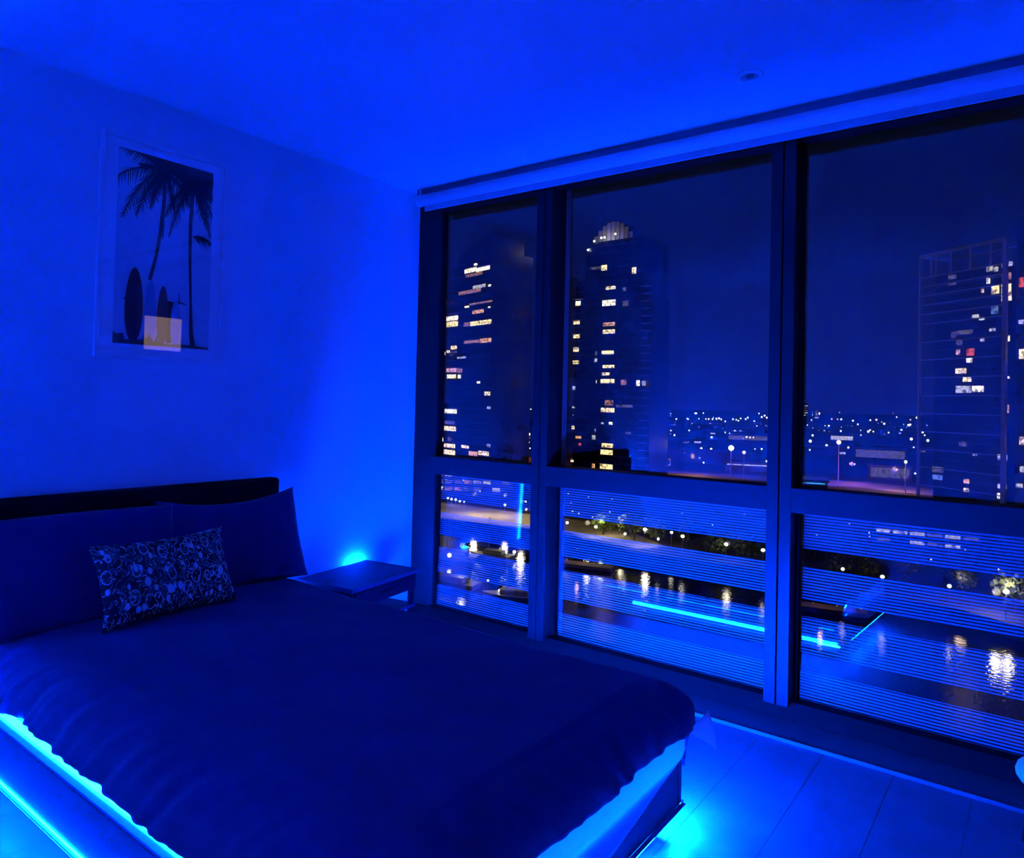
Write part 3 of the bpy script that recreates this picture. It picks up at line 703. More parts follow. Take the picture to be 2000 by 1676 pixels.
# towers -------------------------------------------------------
DATA = {'t1': {'L': [242.34,220.57],'R': [232.22,182.8],'w': [[-0.25,9.07,38.33,40.35,'W'],[-0.13,9.18,35.46,37.79,'Y'],[-4.21,-1.32,46.67,48.24,'o'],[4.18,8.72,24.86,26.54,'Y'],[0.62,2.88,23.48,24.63,'Y'],[-3.05,-0.9,22.46,24.01,'Y'],[-4.34,-1.46,20.09,20.72,'G'],[0.88,9.2,14.39,16.16,'O'],[10.14,13.63,14.07,15.95,'o'],[1.44,8.37,11.54,13.31,'W'],[10.54,12.69,11.44,13.17,'W'],[0.35,10.03,-4.58,-2.67,'W'],[0.3,9.71,-12.64,-10.57,'Y'],[-3.31,-0.87,-17.84,-15.91,'W'],[0.4,9.39,-20.3,-18.62,'Y'],[0.53,9.52,-23.51,-21.45,'Y'],[0.61,8.24,-9.56,-8.03,'d'],[13.88,22.99,58.81,60.69,'W'],[22.97,32.89,58.38,60.0,'W'],[14.66,27.5,56.84,58.12,'o'],[20.75,30.17,50.94,52.42,'w'],[32.34,34.03,50.87,51.66,'W'],[9.37,26.57,49.4,50.92,'o'],[14.63,17.91,43.18,43.93,'W'],[18.51,35.32,44.02,44.76,'o'],[32.37,34.18,41.59,42.16,'W'],[20.85,29.15,39.91,41.38,'O'],[19.52,35.04,34.64,36.56,'Y'],[14.3,19.53,34.85,36.5,'o'],[14.66,27.48,27.01,28.28,'o'],[27.44,35.34,26.73,28.54,'O'],[9.63,16.3,20.48,21.24,'w'],[25.49,27.73,9.03,9.97,'W'],[31.47,35.44,3.87,5.5,'Y'],[33.55,35.94,-1.92,-0.86,'w'],[14.77,20.36,-19.75,-18.49,'Y'],[20.74,27.04,-22.64,-20.82,'O'],[28.02,35.52,-21.96,-20.17,'Y'],[34.21,36.35,-18.12,-16.86,'w'],[20.96,23.52,61.44,62.33,'W']]},'t2': {'L': [265.68,166.72],'R': [264.48,132.32],'w': [[0.0,2.58,45.01,47.41,'W'],[-1.0,2.34,36.95,38.39,'Y'],[-0.85,2.49,30.73,32.56,'Y'],[-0.69,2.17,24.6,26.59,'Y'],[-0.82,2.33,19.04,20.63,'Y'],[-0.7,0.73,7.28,9.11,'w'],[-0.65,0.78,-0.81,-0.01,'w'],[-0.7,0.73,-10.31,-8.73,'Y'],[1.61,5.09,-14.23,-13.13,'O'],[3.3,5.17,-17.29,-16.19,'R'],[-0.78,0.65,-24.95,-23.77,'W'],[15.13,17.82,59.31,61.64,'Y'],[9.22,14.7,60.21,61.3,'d'],[30.27,32.13,56.55,59.18,'Y'],[18.31,23.07,50.55,51.93,'Y'],[25.94,27.4,49.55,51.07,'d'],[16.68,23.21,43.59,46.06,'W'],[17.27,23.09,34.87,36.41,'O'],[17.17,23.17,31.57,33.34,'Y'],[16.94,22.86,22.75,24.29,'Y'],[12.9,14.89,22.46,24.24,'d'],[12.52,14.78,19.61,21.15,'w'],[17.54,23.26,16.84,18.14,'Y'],[17.18,20.98,13.63,14.93,'Y'],[13.67,14.84,10.33,11.64,'W'],[16.62,23.41,10.33,12.1,'Y'],[26.0,28.57,9.6,11.85,'o'],[33.37,34.87,9.25,11.62,'W'],[36.11,37.51,9.41,11.33,'w'],[18.98,23.01,0.81,3.09,'o'],[17.1,23.7,-2.14,-0.23,'Y'],[21.23,22.97,-7.33,-6.2,'W'],[17.44,18.59,-7.25,-6.49,'w'],[12.18,15.16,-14.16,-12.31,'w'],[13.56,15.09,-10.86,-9.48,'w'],[17.92,23.45,-17.14,-15.39,'Y'],[17.37,23.25,-20.22,-18.17,'Y'],[12.49,14.84,-26.46,-24.62,'O'],[17.25,23.4,-26.33,-24.27,'Y'],[28.66,31.19,-10.92,-10.18,'d'],[26.07,28.64,43.12,45.39,'d'],[24.53,31.77,0.17,1.3,'d']]},'t3': {'L': [236.92,25.65],'R': [221.71,3.94],'w': [[19.49,21.05,39.45,40.95,'w'],[21.47,22.59,39.12,40.35,'w'],[23.69,26.46,39.97,41.09,'w'],[19.53,20.31,36.22,37.71,'W'],[23.87,26.09,36.39,38.24,'o'],[17.98,18.61,33.96,35.11,'Y'],[20.96,22.9,33.2,35.27,'Y'],[23.75,26.12,32.81,35.34,'Y'],[23.78,26.25,30.87,32.52,'Y'],[20.91,22.7,27.89,29.86,'b'],[8.01,10.21,39.17,40.33,'d'],[8.04,10.24,37.44,38.23,'d'],[15.37,17.26,27.39,28.25,'w'],[17.43,18.86,26.53,27.28,'w'],[10.69,15.42,23.08,24.27,'d'],[24.78,25.87,20.24,21.78,'Y'],[10.73,12.42,20.24,21.53,'d'],[17.87,18.92,20.75,21.49,'w'],[10.65,11.72,17.56,18.96,'O'],[13.84,16.02,17.08,19.01,'R'],[13.87,15.4,15.2,16.37,'W'],[10.54,13.63,12.25,13.65,'Y'],[12.82,15.19,9.89,11.32,'Y'],[10.72,15.17,6.84,8.8,'w'],[15.6,18.8,7.07,8.73,'W'],[25.14,25.97,10.51,11.09,'Y'],[24.47,25.85,1.58,3.65,'O'],[11.93,14.04,-7.98,-6.71,'d'],[16.09,17.16,-10.31,-9.71,'w'],[23.11,25.49,-10.86,-9.41,'w'],[13.44,14.92,-18.1,-16.89,'O'],[13.47,14.84,-20.42,-19.41,'Y'],[23.19,25.42,-18.32,-17.12,'w'],[23.12,25.3,-20.98,-19.54,'W'],[3.38,6.84,-15.98,-14.39,'d'],[3.59,6.58,-18.08,-16.76,'b'],[20.46,22.0,23.26,24.0,'w'],[9.15,10.3,22.43,23.99,'d']]}}
FAR = [(1450,369,-6,2.17,'y'),(1453,356,-8,1.95,'w'),(1455,348,-7,2.82,'w'),(1452,359,-10,1.08,'w'),(1452,361,-20,1.52,'w'),(1215,308,-25,1.27,'w'),(1460,326,-17,1.95,'p'),(1462,316,-17,1.73,'p'),(1464,310,-17,2.17,'w'),(1468,290,-19,2.17,'w'),(1463,313,-4,1.19,'w'),(1435,275,-25,1.9,'w'),(1224,277,-25,1.64,'w'),(943,199,-25,1.4,'w'),(795,162,-25,1.18,'w'),(1473,261,-17,1.95,'w'),(1475,251,-16,2.38,'p'),(1477,238,-23,2.38,'w'),(1480,218,-10,1.52,'w'),(1485,186,-10,2.17,'w'),(1483,199,-24,2.38,'y'),(1484,196,-23,2.17,'y'),(1119,158,-25,1.64,'w'),(1012,143,-25,1.48,'w'),(970,173,-25,1.78,'w'),(1048,185,-25,1.23,'w'),(979,169,-25,1.15,'w'),(961,149,-25,1.13,'w'),(1014,190,-25,0.9,'w'),(820,153,-25,0.85,'w'),(767,99,-25,1.68,'w'),(1035,122,-25,1.51,'w'),(911,105,-25,1.06,'w'),(747,83,-25,1.53,'w'),(610,151,-25,1.55,'w'),(746,183,-25,1.34,'y'),(552,125,-25,1.07,'w'),(536,107,-25,0.87,'w'),(478,118,-25,0.72,'y'),(591,74,-25,0.69,'w'),(374,71,-25,0.44,'w'),(342,41,-25,0.5,'w'),(533,91,-25,0.55,'p'),(1484,196,-14,1.73,'p'),(1479,224,-3,1.3,'p'),(1364,615,-15,1.3,'w'),(1324,585,-25,1.68,'w'),(1384,568,-13,2.38,'w'),(1389,555,-12,1.73,'w'),(1368,578,-25,1.51,'w'),(1386,563,-24,1.52,'w'),(1391,550,-24,1.73,'w'),(1393,545,-24,2.17,'y'),(1396,538,-24,2.17,'w'),(1399,531,-23,2.38,'w'),(1400,526,-22,2.6,'y'),(1402,522,-24,1.95,'w'),(1272,466,-25,1.77,'w'),(1410,501,-23,2.17,'w'),(1412,495,-24,1.95,'w'),(1373,477,-25,1.89,'w'),(1415,487,-21,1.95,'w'),(1418,478,-22,2.17,'w'),(1419,474,-19,2.17,'w'),(1400,455,-25,1.71,'w'),(1425,454,-10,1.73,'w'),(1427,449,-17,2.38,'y'),(1429,444,-14,2.17,'w'),(1430,440,-18,2.17,'w'),(1029,330,-25,1.1,'w'),(697,313,-25,0.78,'w'),(889,394,-25,1.55,'w'),(729,306,-25,1.03,'w'),(597,264,-25,0.85,'w'),(588,226,-25,1.1,'w'),(847,312,-25,0.92,'w'),(718,262,-25,0.89,'w'),(692,248,-25,0.96,'w'),(786,276,-25,0.97,'w'),(630,210,-25,1.06,'y'),(624,205,-25,0.86,'y'),(627,203,-25,0.77,'y'),(424,169,-25,1.0,'w'),(425,163,-25,0.93,'w'),(391,139,-25,0.6,'w'),(407,143,-25,0.69,'w'),(453,145,-25,0.55,'w'),(457,142,-25,0.77,'w'),(354,107,-25,0.65,'w'),(318,125,-25,0.55,'w'),(345,138,-25,0.68,'d'),(375,159,-25,0.42,'d'),(1180,919,-13,1.3,'w'),(1183,915,-12,1.73,'w'),(1219,866,-13,1.73,'w'),(919,726,-25,1.53,'w'),(892,680,-25,1.79,'p'),(791,593,-25,1.15,'w'),(997,737,-25,1.26,'w'),(1170,851,-25,1.89,'w'),(726,557,-25,0.93,'w'),(577,456,-25,0.86,'w'),(762,599,-25,0.84,'w'),(591,452,-25,1.4,'w'),(529,395,-25,1.06,'w'),(535,396,-25,1.06,'w'),(558,406,-25,1.2,'w'),(548,391,-25,0.98,'w'),(475,364,-25,0.7,'w'),(300,232,-25,0.72,'w'),(316,233,-25,0.4,'p'),(400,289,-25,0.72,'w'),(378,269,-25,0.74,'w'),(327,234,-25,0.53,'w'),(329,233,-25,0.53,'w'),(1341,663,-20,2.38,'w'),(1311,650,-25,2.54,'w'),(1318,627,-25,2.11,'w'),(1280,590,-25,2.04,'w'),(1356,632,-17,1.73,'w'),(1323,584,-25,1.88,'w'),(1365,578,-25,1.93,'w'),(1383,570,-13,2.17,'w'),(885,392,-25,1.54,'y'),(700,314,-25,0.89,'w'),(592,262,-25,0.94,'w'),(724,304,-25,0.91,'w'),(438,209,-25,0.85,'w'),(441,205,-25,0.64,'w'),(669,327,-25,0.65,'w'),(334,175,-25,0.66,'y'),(343,169,-25,0.84,'w'),(309,154,-25,0.4,'w'),(273,136,-25,0.36,'w'),(173,156,-25,0.17,'w'),(158,129,-25,0.21,'w'),(176,151,-25,0.22,'w'),(173,108,-25,0.21,'w'),(171,100,-25,0.2,'w'),(157,97,-25,0.16,'w'),(145,89,-25,0.23,'w'),(143,86,-25,0.22,'w'),(141,81,-25,0.19,'w'),(172,93,-25,0.22,'w'),(151,82,-25,0.2,'w'),(148,77,-25,0.16,'w'),(148,71,-25,0.16,'w'),(151,56,-25,0.18,'w'),(155,35,-25,0.18,'w'),(166,27,-25,0.17,'w'),(161,26,-25,0.14,'w'),(144,13,-25,0.17,'w'),(143,3,-25,0.17,'w'),(185,64,-25,0.19,'w'),(172,56,-25,0.17,'w'),(186,91,-25,0.18,'y'),(162,68,-25,0.16,'y'),(176,33,-25,0.16,'y'),(159,9,-25,0.13,'y')]
def tower(key, name, label, z_top, depth, fh, extra=None, slab=True, mat='tower_dark', u0=0.0, u1=None, slab_step=1):
    L, R = Vector(DATA[key]['L'] + [0]), Vector(DATA[key]['R'] + [0])
    e = (R-L); W = e.length; e.normalize()
    rz = math.atan2(e.y, e.x)
    t = empty(name, (L.x, L.y, ZL), rz, label=label, cat='building')
    # local frame: x along the facade, -y away from the viewer or towards it
    n_ = Vector((-e.y, e.x, 0)); back = 1 if n_.x > 0 else -1
    u1 = W if u1 is None else u1
    return t, W, back
def tbox(b, u0, u1, d0, d1, z0, z1, back, m=0):
    ys = sorted((d0*back, d1*back)); b.box(u0, u1, ys[0], ys[1], z0-ZL, z1-ZL, m); return b
PANE = {}
def windows(t, key, back, proud=0.25):
    for (a, b, z0, z1, k) in DATA[key]['w']:
        m = tbox(MB(), a, b, -proud, 0.1, z0, z1, back)
        m.build('window', 'E'+k, t)
def slabs(t, u0, u1, z0, z1, fh, back, mat='tower_slab', d=0.45, h=0.28):
    s_ = MB(); z_ = z0; k = 0
    while z_ < z1: tbox(s_, u0, u1, -d, 0.0, z_, z_+h, back); z_ += fh; k += 1
    o = s_.build('floor_edges', mat, t); o['kind'] = 'stuff'; return o
# left tower
t, W, bk = tower('t1', 'tower', 'slim dark tower with orange and yellow lit floors, in the left pane', 75, 20, 3.1)
b = MB(); tbox(b, 9.2, 35.6, 0, 22, ZL, 66, bk)
k = len(b.v)
bb = tbox(MB(), 9.2, 35.6, 0, 22, ZL, 66, bk); bb.build('body', 'tower_dark', t)
tbox(MB(), 0.0, 9.2, 2, 22, ZL, 62, bk).build('side_wing', 'tower_dark', t)
pts = [(9.2, 0.4*bk, 66-ZL), (33.4, 0.4*bk, 66-ZL), (33.4, 0.4*bk, 75-ZL), (9.2, 0.4*bk, 67.5-ZL)]
MB().prism(pts, (0, 18*bk, 0)).build('sloped_crown', 'tower_dark', t)
slabs(t, 9.2, 35.6, ZL+4, 65, 3.12, bk, d=0.3, h=0.15); slabs(t, 0, 9.2, ZL+4, 61, 3.12, bk, d=-1.2, h=0.15)
windows(t, 't1', bk)
# middle tower
t, W, bk = tower('t2', 'tower', 'tall dark tower with floodlit crown, in the middle pane', 75, 20, 3.1)
tbox(MB(), 6.5, 34.4, 0, 24, ZL, 72, bk).build('body', 'tower_dark', t)
tbox(MB(), 0.0, 6.5, 3, 24, ZL, 56, bk).build('side_wing', 'tower_dark', t)
tbox(MB(), 34.4, 38.2, 3, 20, ZL, 54, bk).build('side_wing', 'tower_dark', t)
cr = MB()
for i in range(9):
    u = 9 + i*2.2; hh = 72 + 9*math.sin(PI*(i+1)/10)**0.8; tbox(cr, u, u+1.9, 3, 14, 72, hh, bk)
cr.build('crown', 'tower_slab', t)
tbox(MB(), 14.6, 25.0, -1.2, 0, ZL, 56, bk).build('bay', 'tower_dark', t)
slabs(t, 6.5, 34.4, ZL+4, 71, 3.12, bk, d=0.3, h=0.13); slabs(t, 14.6, 25.0, ZL+4, 55, 3.12, bk, d=1.5, h=0.13); slabs(t, 0, 6.5, ZL+4, 55, 3.12, bk, d=-2.6, h=0.13)
slabs(t, 34.4, 38.2, ZL+4, 53, 3.12, bk, mat='tower_frame', d=-2.7, h=0.13)
for (a, b2, z0, z1, k) in DATA['t2']['w']:
    tbox(MB(), a, b2, -1.4 if 14.6 < a < 25 and z1 < 56 else (-0.3 if a > 6.5 else 2.8), 0.0 if a > 6.5 else 3.1, z0, z1, bk).build('window', 'E'+k, t)
R2 = Matrix.Rotation(t.rotation_euler.z, 4, 'Z')
for u, zz, w_ in ((8.5, 69, 60), (11.6, 72.5, 160), (15.2, 73.5, 200), (16.8, 73.5, 900), (22.2, 74.3, 160)):
    m_ = MB(); m_.ball((u, -0.9*bk, zz-ZL), 0.42, 8); m_.build('spotlight', 'lamp_white', t)
    p = t.location + R2 @ Vector((u, -0.2*bk, zz-ZL+0.6))
    sp_ = plight('crown_light', p, (1, 0.85, 0.6), w_, 0.2)
# right tower: exoskeleton frame
t, W, bk = tower('t3', 'tower', 'wide tower behind a pale open grid frame, at the right edge', 47, 20, 3.1)
tbox(MB(), 3.6, 24.5, 0, 24, ZL, 40.6, bk).build('body', 'tower_dark', t)
tbox(MB(), 27.2, 46, 0.5, 24, ZL, 52, bk).build('side_wing', 'tower_dark', t)
for u in (-0.3, 25.2):
    tbox(MB(), u, u+(0.55 if u < 0 else 1.1), -2.0, -1.2, ZL, 47.4, bk).build('column', 'tower_frame', t)
tbox(MB(), -0.3, 26.3, -2.0, -1.3, 46.6, 47.4, bk).build('top_beam', 'tower_frame', t)
tbox(MB(), -0.3, 0.3, -1.3, 9, 46.6, 47.3, bk).build('top_beam', 'tower_frame', t)
for u in (3.2, 4.8, 9.6, 15.5, 21.3):
    tbox(MB(), u, u+0.4, -1.7, -1.3, 40.6, 46.6, bk).build('roof_post', 'tower_frame', t)
for i, u in enumerate((12, 18, 23)):
    MB().bar((u-2, -1.5*bk, 44.2-ZL), (u+3, 6*bk, 46.4-ZL), 0.3).build('roof_strut', 'tower_frame', t)
zs = [40.6, 37.9, 35.2, 32.5, 29.8, 26.9] + [21.6 - 5.2*i for i in range(10)]
for z_ in zs:
    tbox(MB(), 0.0, 25.2, -1.8, -1.4, z_-0.10, z_+0.12, bk).build('grid_beam', 'tower_frame', t)
slabs(t, 3.6, 24.5, ZL+3, 40, 2.62, bk, d=0.25, h=0.12)
windows(t, 't3', bk, proud=0.3)
mb = tbox(MB(), 28.4, 30.2, -0.3, 0.5, 34.0, 36.4, bk); mb.build('sign', 'ER', t)
for u, z0, z1, k in ((28.5, 15.5, 18, 'Y'), (28.8, -6.5, -4.5, 'Y'), (29, -13.5, -12, 'w'), (28.3, 24.5, 25.5, 'w'), (28.0, -17.5, -16.5, 'w')):
    tbox(MB(), u, u+1.3, -0.2, 0.6, z0, z1, bk).build('window', 'E'+k, t)

# promenade lamps ---------------------------------------------
lamp0 = empty('lamp_post', label='x', cat='lamp', group='promenade lamps')
MB().tube((0, 0, 0), (0, 0, 3.2), 0.07, 0.05, n=8).build('pole', 'pole', lamp0)
lh = MB().ball((0, 0, 3.5), 0.36, 10, sz=0.8).build('lamp_head', 'lamp_white', lamp0)
spots = [(142.7, 89.0, 1.0, 'on the lit path by the left mullion'), (138.6+3, 80.4, 1.1, 'on the pale path left of the green tree'), (139.5, 71.7, 0.8, 'below the green lit tree'),
         (139.2, 63.5, 0.7, 'among the trees, low on the lined glass'), (144.3, 69.2, 1.35, 'brightest, upper row above the water in the middle pane'), (148.7, 64.7, 0.9, 'small, upper row in the middle pane'),
         (144.0, 60.0, 1.2, 'third of the bright row above the water'), (142.0, 49.6, 1.2, 'fourth of the bright row, in front of dark trees'), (141.3, 41.8, 1.2, 'last before the second mullion'),
         (136.5, 26.0, 0.8, 'first right of the second mullion'), (135.0, 19.3, 1.0, 'second right of the second mullion'), (135.6, 9.4, 0.9, 'third right of the second mullion'), (134.0, 1.6, 1.4, 'at the right edge by the lit tree')]
for i, (x, y, s_, lb) in enumerate(spots):
    o = lamp0 if i == 0 else copy_tree(lamp0)
    o.location = (x, y, ZL); o.scale = (s_**0.6,)*3 if s_ > 1 else (s_, s_, 1.0)
    o['label'] = 'white promenade lamp post, ' + lb
for x, y, w_ in ((144, 85, 1100), (144, 69.5, 700), (142.5, 50, 200), (134, 3, 900), (152, 80, 900)):
    plight('promenade_light', (x+1.5, y, ZL+3.6), (1, 0.84, 0.55), w_)
for x, y, w_ in ((152, 126, 2600), (156, 118, 2200), (150, 108, 1200)):
    plight('quay_light', (x, y, ZL+6), (1, 0.82, 0.5), w_)
for x, y, w_, c in ((320, 242, 9000, (1, 0.2, 0.15)), (312, 128, 4000, (1, 0.42, 0.15)), (333, 64, 5000, (0.8, 0.25, 0.6)), (318, 45, 6000, (1, 0.45, 0.3))):
    plight('road_light', (x, y, ZL+9), c, w_, 1.0)
# quay lights of the left pane
lamp1 = empty('quay_lamp', cat='lamp')
MB().tube((0, 0, -2), (0, 0, -0.3), 0.06, n=6).build('pole', 'pole', lamp1)
MB().ball((0, 0, 0), 0.38, 8).build('lamp_head', 'lamp_white', lamp1)
ql = [((161.9, 145.0), -29, 0.8, 'row of five white lamps above the lit quay', 'quay lamp row'), ((161.0, 142.7), -29, 0.9, '', ''), ((161.1, 141.1), -29, 0.9, '', ''), ((159.5, 138.0), -29, 0.8, '', ''), ((159.6, 136.4), -29, 0.5, '', ''),
      ((163.5, 123.9), -29, 0.9, 'white lamp alone above the lit quay', ''), ((160.8, 114.2), -29, 0.8, 'white lamp above the quay beside the left mullion', ''), ((173.3, 123.4), -29, 0.6, 'small lamp high above the quay near the left mullion', ''),
      ((95.5, 72.8), -31.6, 0.55, 'lamp lowest in the left pane beside the blue reflection', ''), ((99.5, 78.6), -31.6, 0.5, 'lamp on the jetty left of the blue reflection', ''), ((122.7, 89.9), -31.6, 0.9, 'lamp by the left mullion above the moored boats', '')]
for i, ((x, y), z_, s_, lb, g_) in enumerate(ql):
    o = lamp1 if i == 0 else copy_tree(lamp1)
    o.location = (x, y, z_); o.scale = (s_, s_, s_)
    if i < 5: o['label'] = 'white lamp in the row of five above the lit quay'; o['group'] = 'row of quay lamps'
    else: o['label'] = lb
# row of low lit houses behind the quay
hs = empty('building', (190, 158, ZL), math.radians(-55), label='low waterfront building with ribbons of lit windows, left pane behind the quay', cat='building')
MB().box(-14, 14, -5, 5, 0, 8.5).build('wall', 'block', hs)
for z_ in (1.2, 3.6, 6.0):
    for i in range(8):
        if rnd.random() < 0.75: MB().box(-13+i*3.3, -10.4+i*3.3, -5.1, -4.9, z_, z_+1.2).build('window', 'E' + rnd.choice('wWod'), hs)

# trees --------------------------------------------------------
def tree(x, y, h, r, seed, label, group, mat='leaf'):
    rr = random.Random(seed)
    t = empty('tree', (x, y, ZL), label=label, cat='tree', group=group)
    MB().tube((0, 0, 0), (0, 0, h*0.5), 0.22, 0.12, n=7).build('trunk', 'bark', t)
    b = MB()
    for i in range(420):
        a, c_ = rr.uniform(0, 2*PI), rr.uniform(-1, 1); q = rr.random()**0.4
        p = Vector((math.cos(a)*math.sqrt(1-c_*c_), math.sin(a)*math.sqrt(1-c_*c_), c_*0.8))*r*q*(1+0.25*math.sin(a*3+seed)) + Vector((0, 0, h*0.62))
        d1 = Vector((rr.uniform(-1, 1), rr.uniform(-1, 1), rr.uniform(-1, 1)))*0.42; d2 = Vector((rr.uniform(-1, 1), rr.uniform(-1, 1), rr.uniform(-1, 1)))*0.42
        b.poly([p-d1, p-d2, p+d1, p+d2])
    c = b.build('crown', mat, t); c['kind'] = 'stuff'
tl = [(151.5, 84.0, 5.5, 2.6, 'green lit tree beside the promenade lamp at the left of the middle pane', None)]
for i, (x, y) in enumerate(((155, 79), (150.5, 75), (153, 70), (149, 61), (154, 63), (146.2, 53.6), (150, 50), (146.5, 45), (150, 40), (146, 36), (141.6, 28.6), (150, 34.5), (144, 24), (149, 18), (155, 12))):
    tl.append((x, y, 4.6+rnd.random()*1.6, 2.0+rnd.random()*0.7, 'dark tree in the row behind the promenade lamps', 'dark promenade trees'))
tl += [(141, 0.5, 6, 3.0, 'yellow lit tree by the lamp at the right edge', None), (147.5, 8.4, 4.5, 2.0, 'small warm lit tree right of the dark hedge', None)]
for i, (x, y, h, r, lb, g_) in enumerate(tl): tree(x, y, h, r, i, lb, g_)
plight('tree_light', (139.5, 1.5, ZL+4.5), (1, 0.8, 0.45), 900); plight('tree_light', (149.5, 83.5, ZL+4), (0.9, 1, 0.4), 420); plight('tree_light', (145.8, 8.6, ZL+3.5), (1, 0.7, 0.4), 260)

# boats and pontoons -------------------------------------------
def boat(x, y, rz, L, label):
    t = empty('boat', (x, y, ZW), rz, label=label, cat='boat')
    h = MB(); N_ = 12; top, bot = [], []
    prof_ = [(-L/2 + L*i/N_, (1.9 if i < 2 else 2.0)*(1-(max(0, i-5)/(N_-5))**2.2)) for i in range(N_+1)]
    for (x_, w_) in prof_: h.v += [(x_, -w_, 1.1), (x_, w_, 1.1), (x_*0.94, -w_*0.7, -0.3), (x_*0.94, w_*0.7, -0.3)]
    for i in range(N_):
        a, c_ = i*4, i*4+4
        h.f += [(a, c_, c_+1, a+1), (a, a+2, c_+2, c_), (a+1, c_+1, c_+3, a+3), (a+2, a+3, c_+3, c_+2)]; h.mi += [0]*4
    h.f += [(0, 1, 3, 2)]; h.mi += [0]
    h.build('hull', 'hull', t)
    MB().box(-L*0.3, L*0.15, -1.3, 1.3, 1.1, 2.0).build('cabin', 'hull', t, bevel=0.2)
    MB().tube((L*0.05, 0, 1.1), (L*0.05, 0, 9), 0.07, n=6).build('mast', 'pole', t)
    return t
boat(96.0, 85, math.radians(100), 12, 'pale moored boat at the bottom left of the left pane')
boat(96.0, 71.0, math.radians(112), 10, 'pale moored boat beside the left mullion, lowest of the moored boats')
boat(113, 99.5, math.radians(110), 12, 'grey moored boat in the upper clear band of the left pane')
boat(119, 93.5, math.radians(104), 10, 'grey moored boat behind the blue wall reflection')
bl_ = MB().ball((0, 0, 0), 0.45, 8).build('cabin_light', 'lamp_white'); bl_.location = (109.1, 96.8, -31.2); tag(bl_, 'bright white light on the moored boat in the left pane', 'light')
plight('boat_light', (103, 88, -27), (1, 0.9, 0.8), 420, 0.5)
plight('boat_light', (92, 75, -27), (1, 0.9, 0.85), 420, 0.5)
def pontoon(x, y, rz, L, label, n):
    t = empty('pontoon', (x, y, ZW), rz, label=label, cat='pontoon')
    MB().box(-L/2, L/2, -1.6, 1.6, 0.2, 0.9).build('deck', 'deck', t)
    for i in range(n): MB().ball((-L/2+1+i*(L-2)/(n-1), 0, 1.3), 0.11, 6).build('deck_light', 'EO', t)
pontoon(125.2, 74.5, math.radians(103), 14, 'brown pontoon with a row of small amber lights, middle pane', 5)
pontoon(126, 26.5, math.radians(102), 13, 'brown pontoon right of the second mullion', 4)
plight('pontoon_light', (124, 74.5, ZW+4), (1, 0.5, 0.25), 90, 0.3); plight('pontoon_light', (125, 27, ZW+4), (1, 0.6, 0.3), 90, 0.3)

def pane(x, y):
    px = 1000 + 1385*math.tan(math.radians(36.979) - math.atan2(y+3.185, x+3.173))
    return 'left' if px < 1060 else ('middle' if px < 1530 else 'right')
# far city ------------------------------------------------------
rb = random.Random(11)
taken = [(250, 195, 50), (280, 148, 50), (235, 5, 60), (477, 76, 24), (377, 55, 22), (697, 146, 26), (647, 212, 34), (337, 110, 24), (297, 71, 20), (190, 158, 25), (1400, 375, 60)]
for i in range(85):
    az = math.radians(rb.uniform(-4, 52)); D_ = rb.choice((rb.uniform(330, 600), rb.uniform(600, 1400)))
    w_, d_, h_ = rb.uniform(16, 60), rb.uniform(14, 40), rb.uniform(3.5, 7)
    x, y = D_*math.cos(az), D_*math.sin(az)
    if 290 < x < 350: x += 70
    rr_ = math.hypot(w_, d_)/2 + 3
    if any(math.hypot(x-a, y-b) < rr_ + q for a, b, q in taken): continue
    taken.append((x, y, rr_))
    t = empty('building', (x, y, ZL), az+rb.uniform(-.5, .5), label='low dark building of the suburbs beyond the river, seen through the %s pane' % pane(x, y), cat='building', group='far suburban buildings, %s pane' % pane(x, y))
    MB().box(-d_/2, d_/2, -w_/2, w_/2, 0, h_).build('wall', 'block', t)
    MB().box(-d_/2-.5, d_/2+.5, -w_/2-.5, w_/2+.5, h_, h_+0.8).build('roof', 'tower_slab', t)
    for k in range(rb.randint(0, 2)):
        y_ = rb.uniform(-w_/2, w_/2-6); z_ = rb.uniform(1, h_-2); MB().box(-d_/2-.15, -d_/2+.1, y_, y_+rb.uniform(2, 6), z_, z_+1.3).build('window', 'E'+rb.choice('wdod'), t)
def lit_shed(x, y, rz, L, h, label, mat='Ed', z0=0):
    t = empty('building', (x, y, ZL), rz, label=label, cat='building')
    MB().box(0, 14, -L/2, L/2, 0, h).build('wall', 'block', t)
    MB().box(-0.5, 14.5, -L/2-.5, L/2+.5, h, h+0.7).build('roof', 'tower_slab', t)
    MB().box(-0.2, 0.1, -L/2+1, L/2-1, z0, h-0.5).build('window', mat, t)  # glow panel stands for floodlit wall, roof edge and lit windows alike
    return t
lit_shed(470, 76, math.radians(10), 28, 9, 'long pale lit shed behind the pink lamp mast, right pane', 'Ed', 4)
lit_shed(370, 55, math.radians(8), 18, 6, 'small pale shed below the long lit shed', 'Ed', 1)
lit_shed(690, 144, math.radians(12), 20, 9, 'far hall with bright white lit roof edge, right pane', 'Ew', 5)
lit_shed(640, 210, math.radians(20), 40, 7, 'far hall with a row of lit windows, middle pane', 'Ed', 3)
lit_shed(356, 117, math.radians(20), 22, 4, 'long low lit glass hall at the bottom right of the middle pane', 'Ew', 3)
lit_shed(290, 70, math.radians(15), 12, 4, 'low shopfront lit white and green beside the second mullion', 'EG', 3.2)
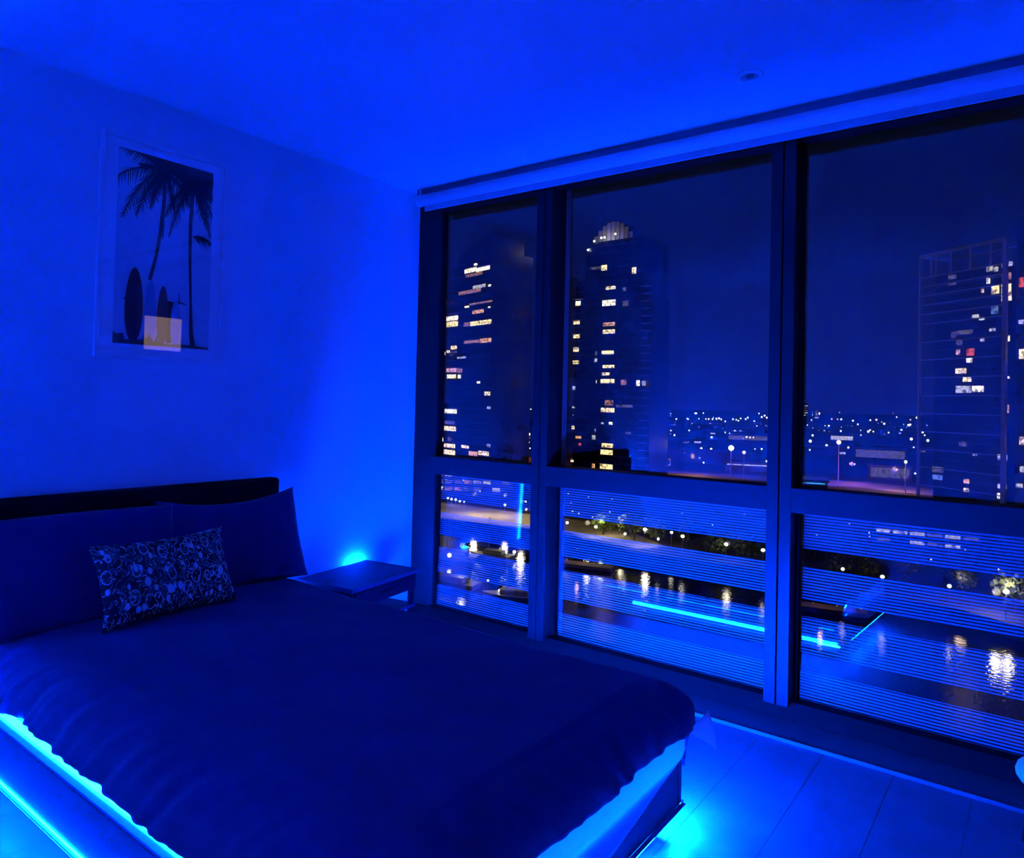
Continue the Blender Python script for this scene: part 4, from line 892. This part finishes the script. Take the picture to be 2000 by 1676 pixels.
# cluster of far high-rises on the horizon
for i, (x, y, h) in enumerate(((1391, 402, 52), (1405, 375, 40), (1398, 387, 30), (1400, 360, 44), (1418, 345, 34))):
    t = empty('building', (x, y, ZL), math.radians(15), label='small far high-rise of the cluster on the horizon, middle pane', cat='building', group='far high-rises')
    MB().box(-5, 5, -5, 5, 0, h).build('wall', 'block', t)
    for k in range(5): MB().box(-5.3, -5, -3+rb.uniform(-3, 3), 0+rb.uniform(0, 3), h*0.45+k*h*0.1, h*0.45+k*h*0.1+1.6).build('window', 'E'+rb.choice('wd'), t)
t = empty('building', (186, 21, ZL), math.radians(8), label='low park building with ribbons of lit windows, behind the right pane', cat='building')
MB().box(0, 9, -13, 9, 0, 8).build('wall', 'block', t)
MB().box(-0.4, 9.4, -13.4, 9.4, 8, 8.4).build('roof', 'tower_slab', t)
for z_ in (1.5, 3.6, 5.7):
    for k in range(6):
        if rb.random() < 0.8: MB().box(-0.2, 0.1, -12.5+k*3.5, -9.6+k*3.5, z_, z_+0.7).build('window', 'E'+rb.choice('wwd'), t)
# lights of the suburbs: ball head on a short mast
meshes = {}
for k in 'wypd':
    meshes[k] = MB().tube((0, 0, -3.2), (0, 0, -0.9), 0.12, n=5, m=1).ball((0, 0, 0), 1.0, 8).mesh('far_light', ['far_'+k, 'pole'])
def far_light(x, y, z_, r, k):
    o = link('street_light', meshes[k]); o.location = (x, y, z_); o.scale = (r, r, r)
    nm = {'w': 'white', 'y': 'yellowish', 'p': 'pink', 'd': 'dim'}[k]
    tag(o, 'tiny %s street light among the suburb lights beyond the river, %s pane' % (nm, pane(x, y)), 'street light', 'suburb lights, %s, %s pane' % (nm, pane(x, y)))
for x, y, z_, r, k in FAR: far_light(x, y, z_, r*0.80, k)
for i in range(110):
    az = math.radians(rb.uniform(0, 47)); D_ = 420 + 1080*rb.random()**0.8
    far_light(D_*math.cos(az), D_*math.sin(az), ZL+rb.uniform(7, 12), D_/1385*rb.uniform(0.45, 0.95), rb.choice('wwwypdd'))
# lamp masts by the road
for (x, y, h, r, k, lb) in ((345, 72, 17, 1.0, 'lamp_pink', 'tall lamp mast with pink light, right pane'), (316, 41, 12, 0.55, 'lamp_white', 'slim lamp mast left of the framed tower'),
                         (312, 104, 12, 0.7, 'lamp_pink', 'lamp mast with pink light near the second mullion, middle pane'), (318, 112, 13, 1.2, 'lamp_white', 'bright white square light on a mast, middle pane'),
                         (322, 229, 14, 0.8, 'lamp_warm', 'lamp mast beside the first mullion, left pane'), (319, 82, 9, 1.2, 'lamp_white', 'bright white lamp by the left end of the purple road, right pane')):
    t = empty('lamp_mast', (x, y, ZL), label=lb, cat='lamp')
    MB().tube((0, 0, 0), (0, 0, h), 0.22, 0.14, n=8).build('pole', 'tower_frame', t)
    MB().ball((0, 0, h+r*0.5), r, 10).build('lamp_head', k, t)
# small lit signs in the middle pane
for x, y, z_, lb in ((300, 155, ZL+3, 'square lit window frame, left of two'), (306, 138, ZL+6, 'square lit window frame, right of two')):
    t = empty('sign', (x, y, z_), math.radians(24), label='small pinkish ' + lb + ' in the middle pane', cat='sign')
    for bx in ((-1.6, 1.6, 1.3, 1.6), (-1.6, 1.6, -1.6, -1.3), (-1.6, -1.3, -1.3, 1.3), (1.3, 1.6, -1.3, 1.3)):
        MB().box(-0.15, 0.15, bx[0], bx[1], bx[2], bx[3]).build('frame_bar', 'Eo', t)

# unseen wall added with a glowing panel to mirror in the picture glass
wg = empty('building', (4.2, -12.0, 0), label='unseen added wall with a glowing panel that mirrors in the picture glass', cat='building')
MB().box(-2.0, 10, -6, 0.0, -8, 7).build('wall', 'tower_dark', wg)
o = MB().box(-0.27, 0.62, 0.0, 0.06, 2.28, 2.98).build('window', 'mirror_glow', wg)  # glowing panel added for the warm reflection
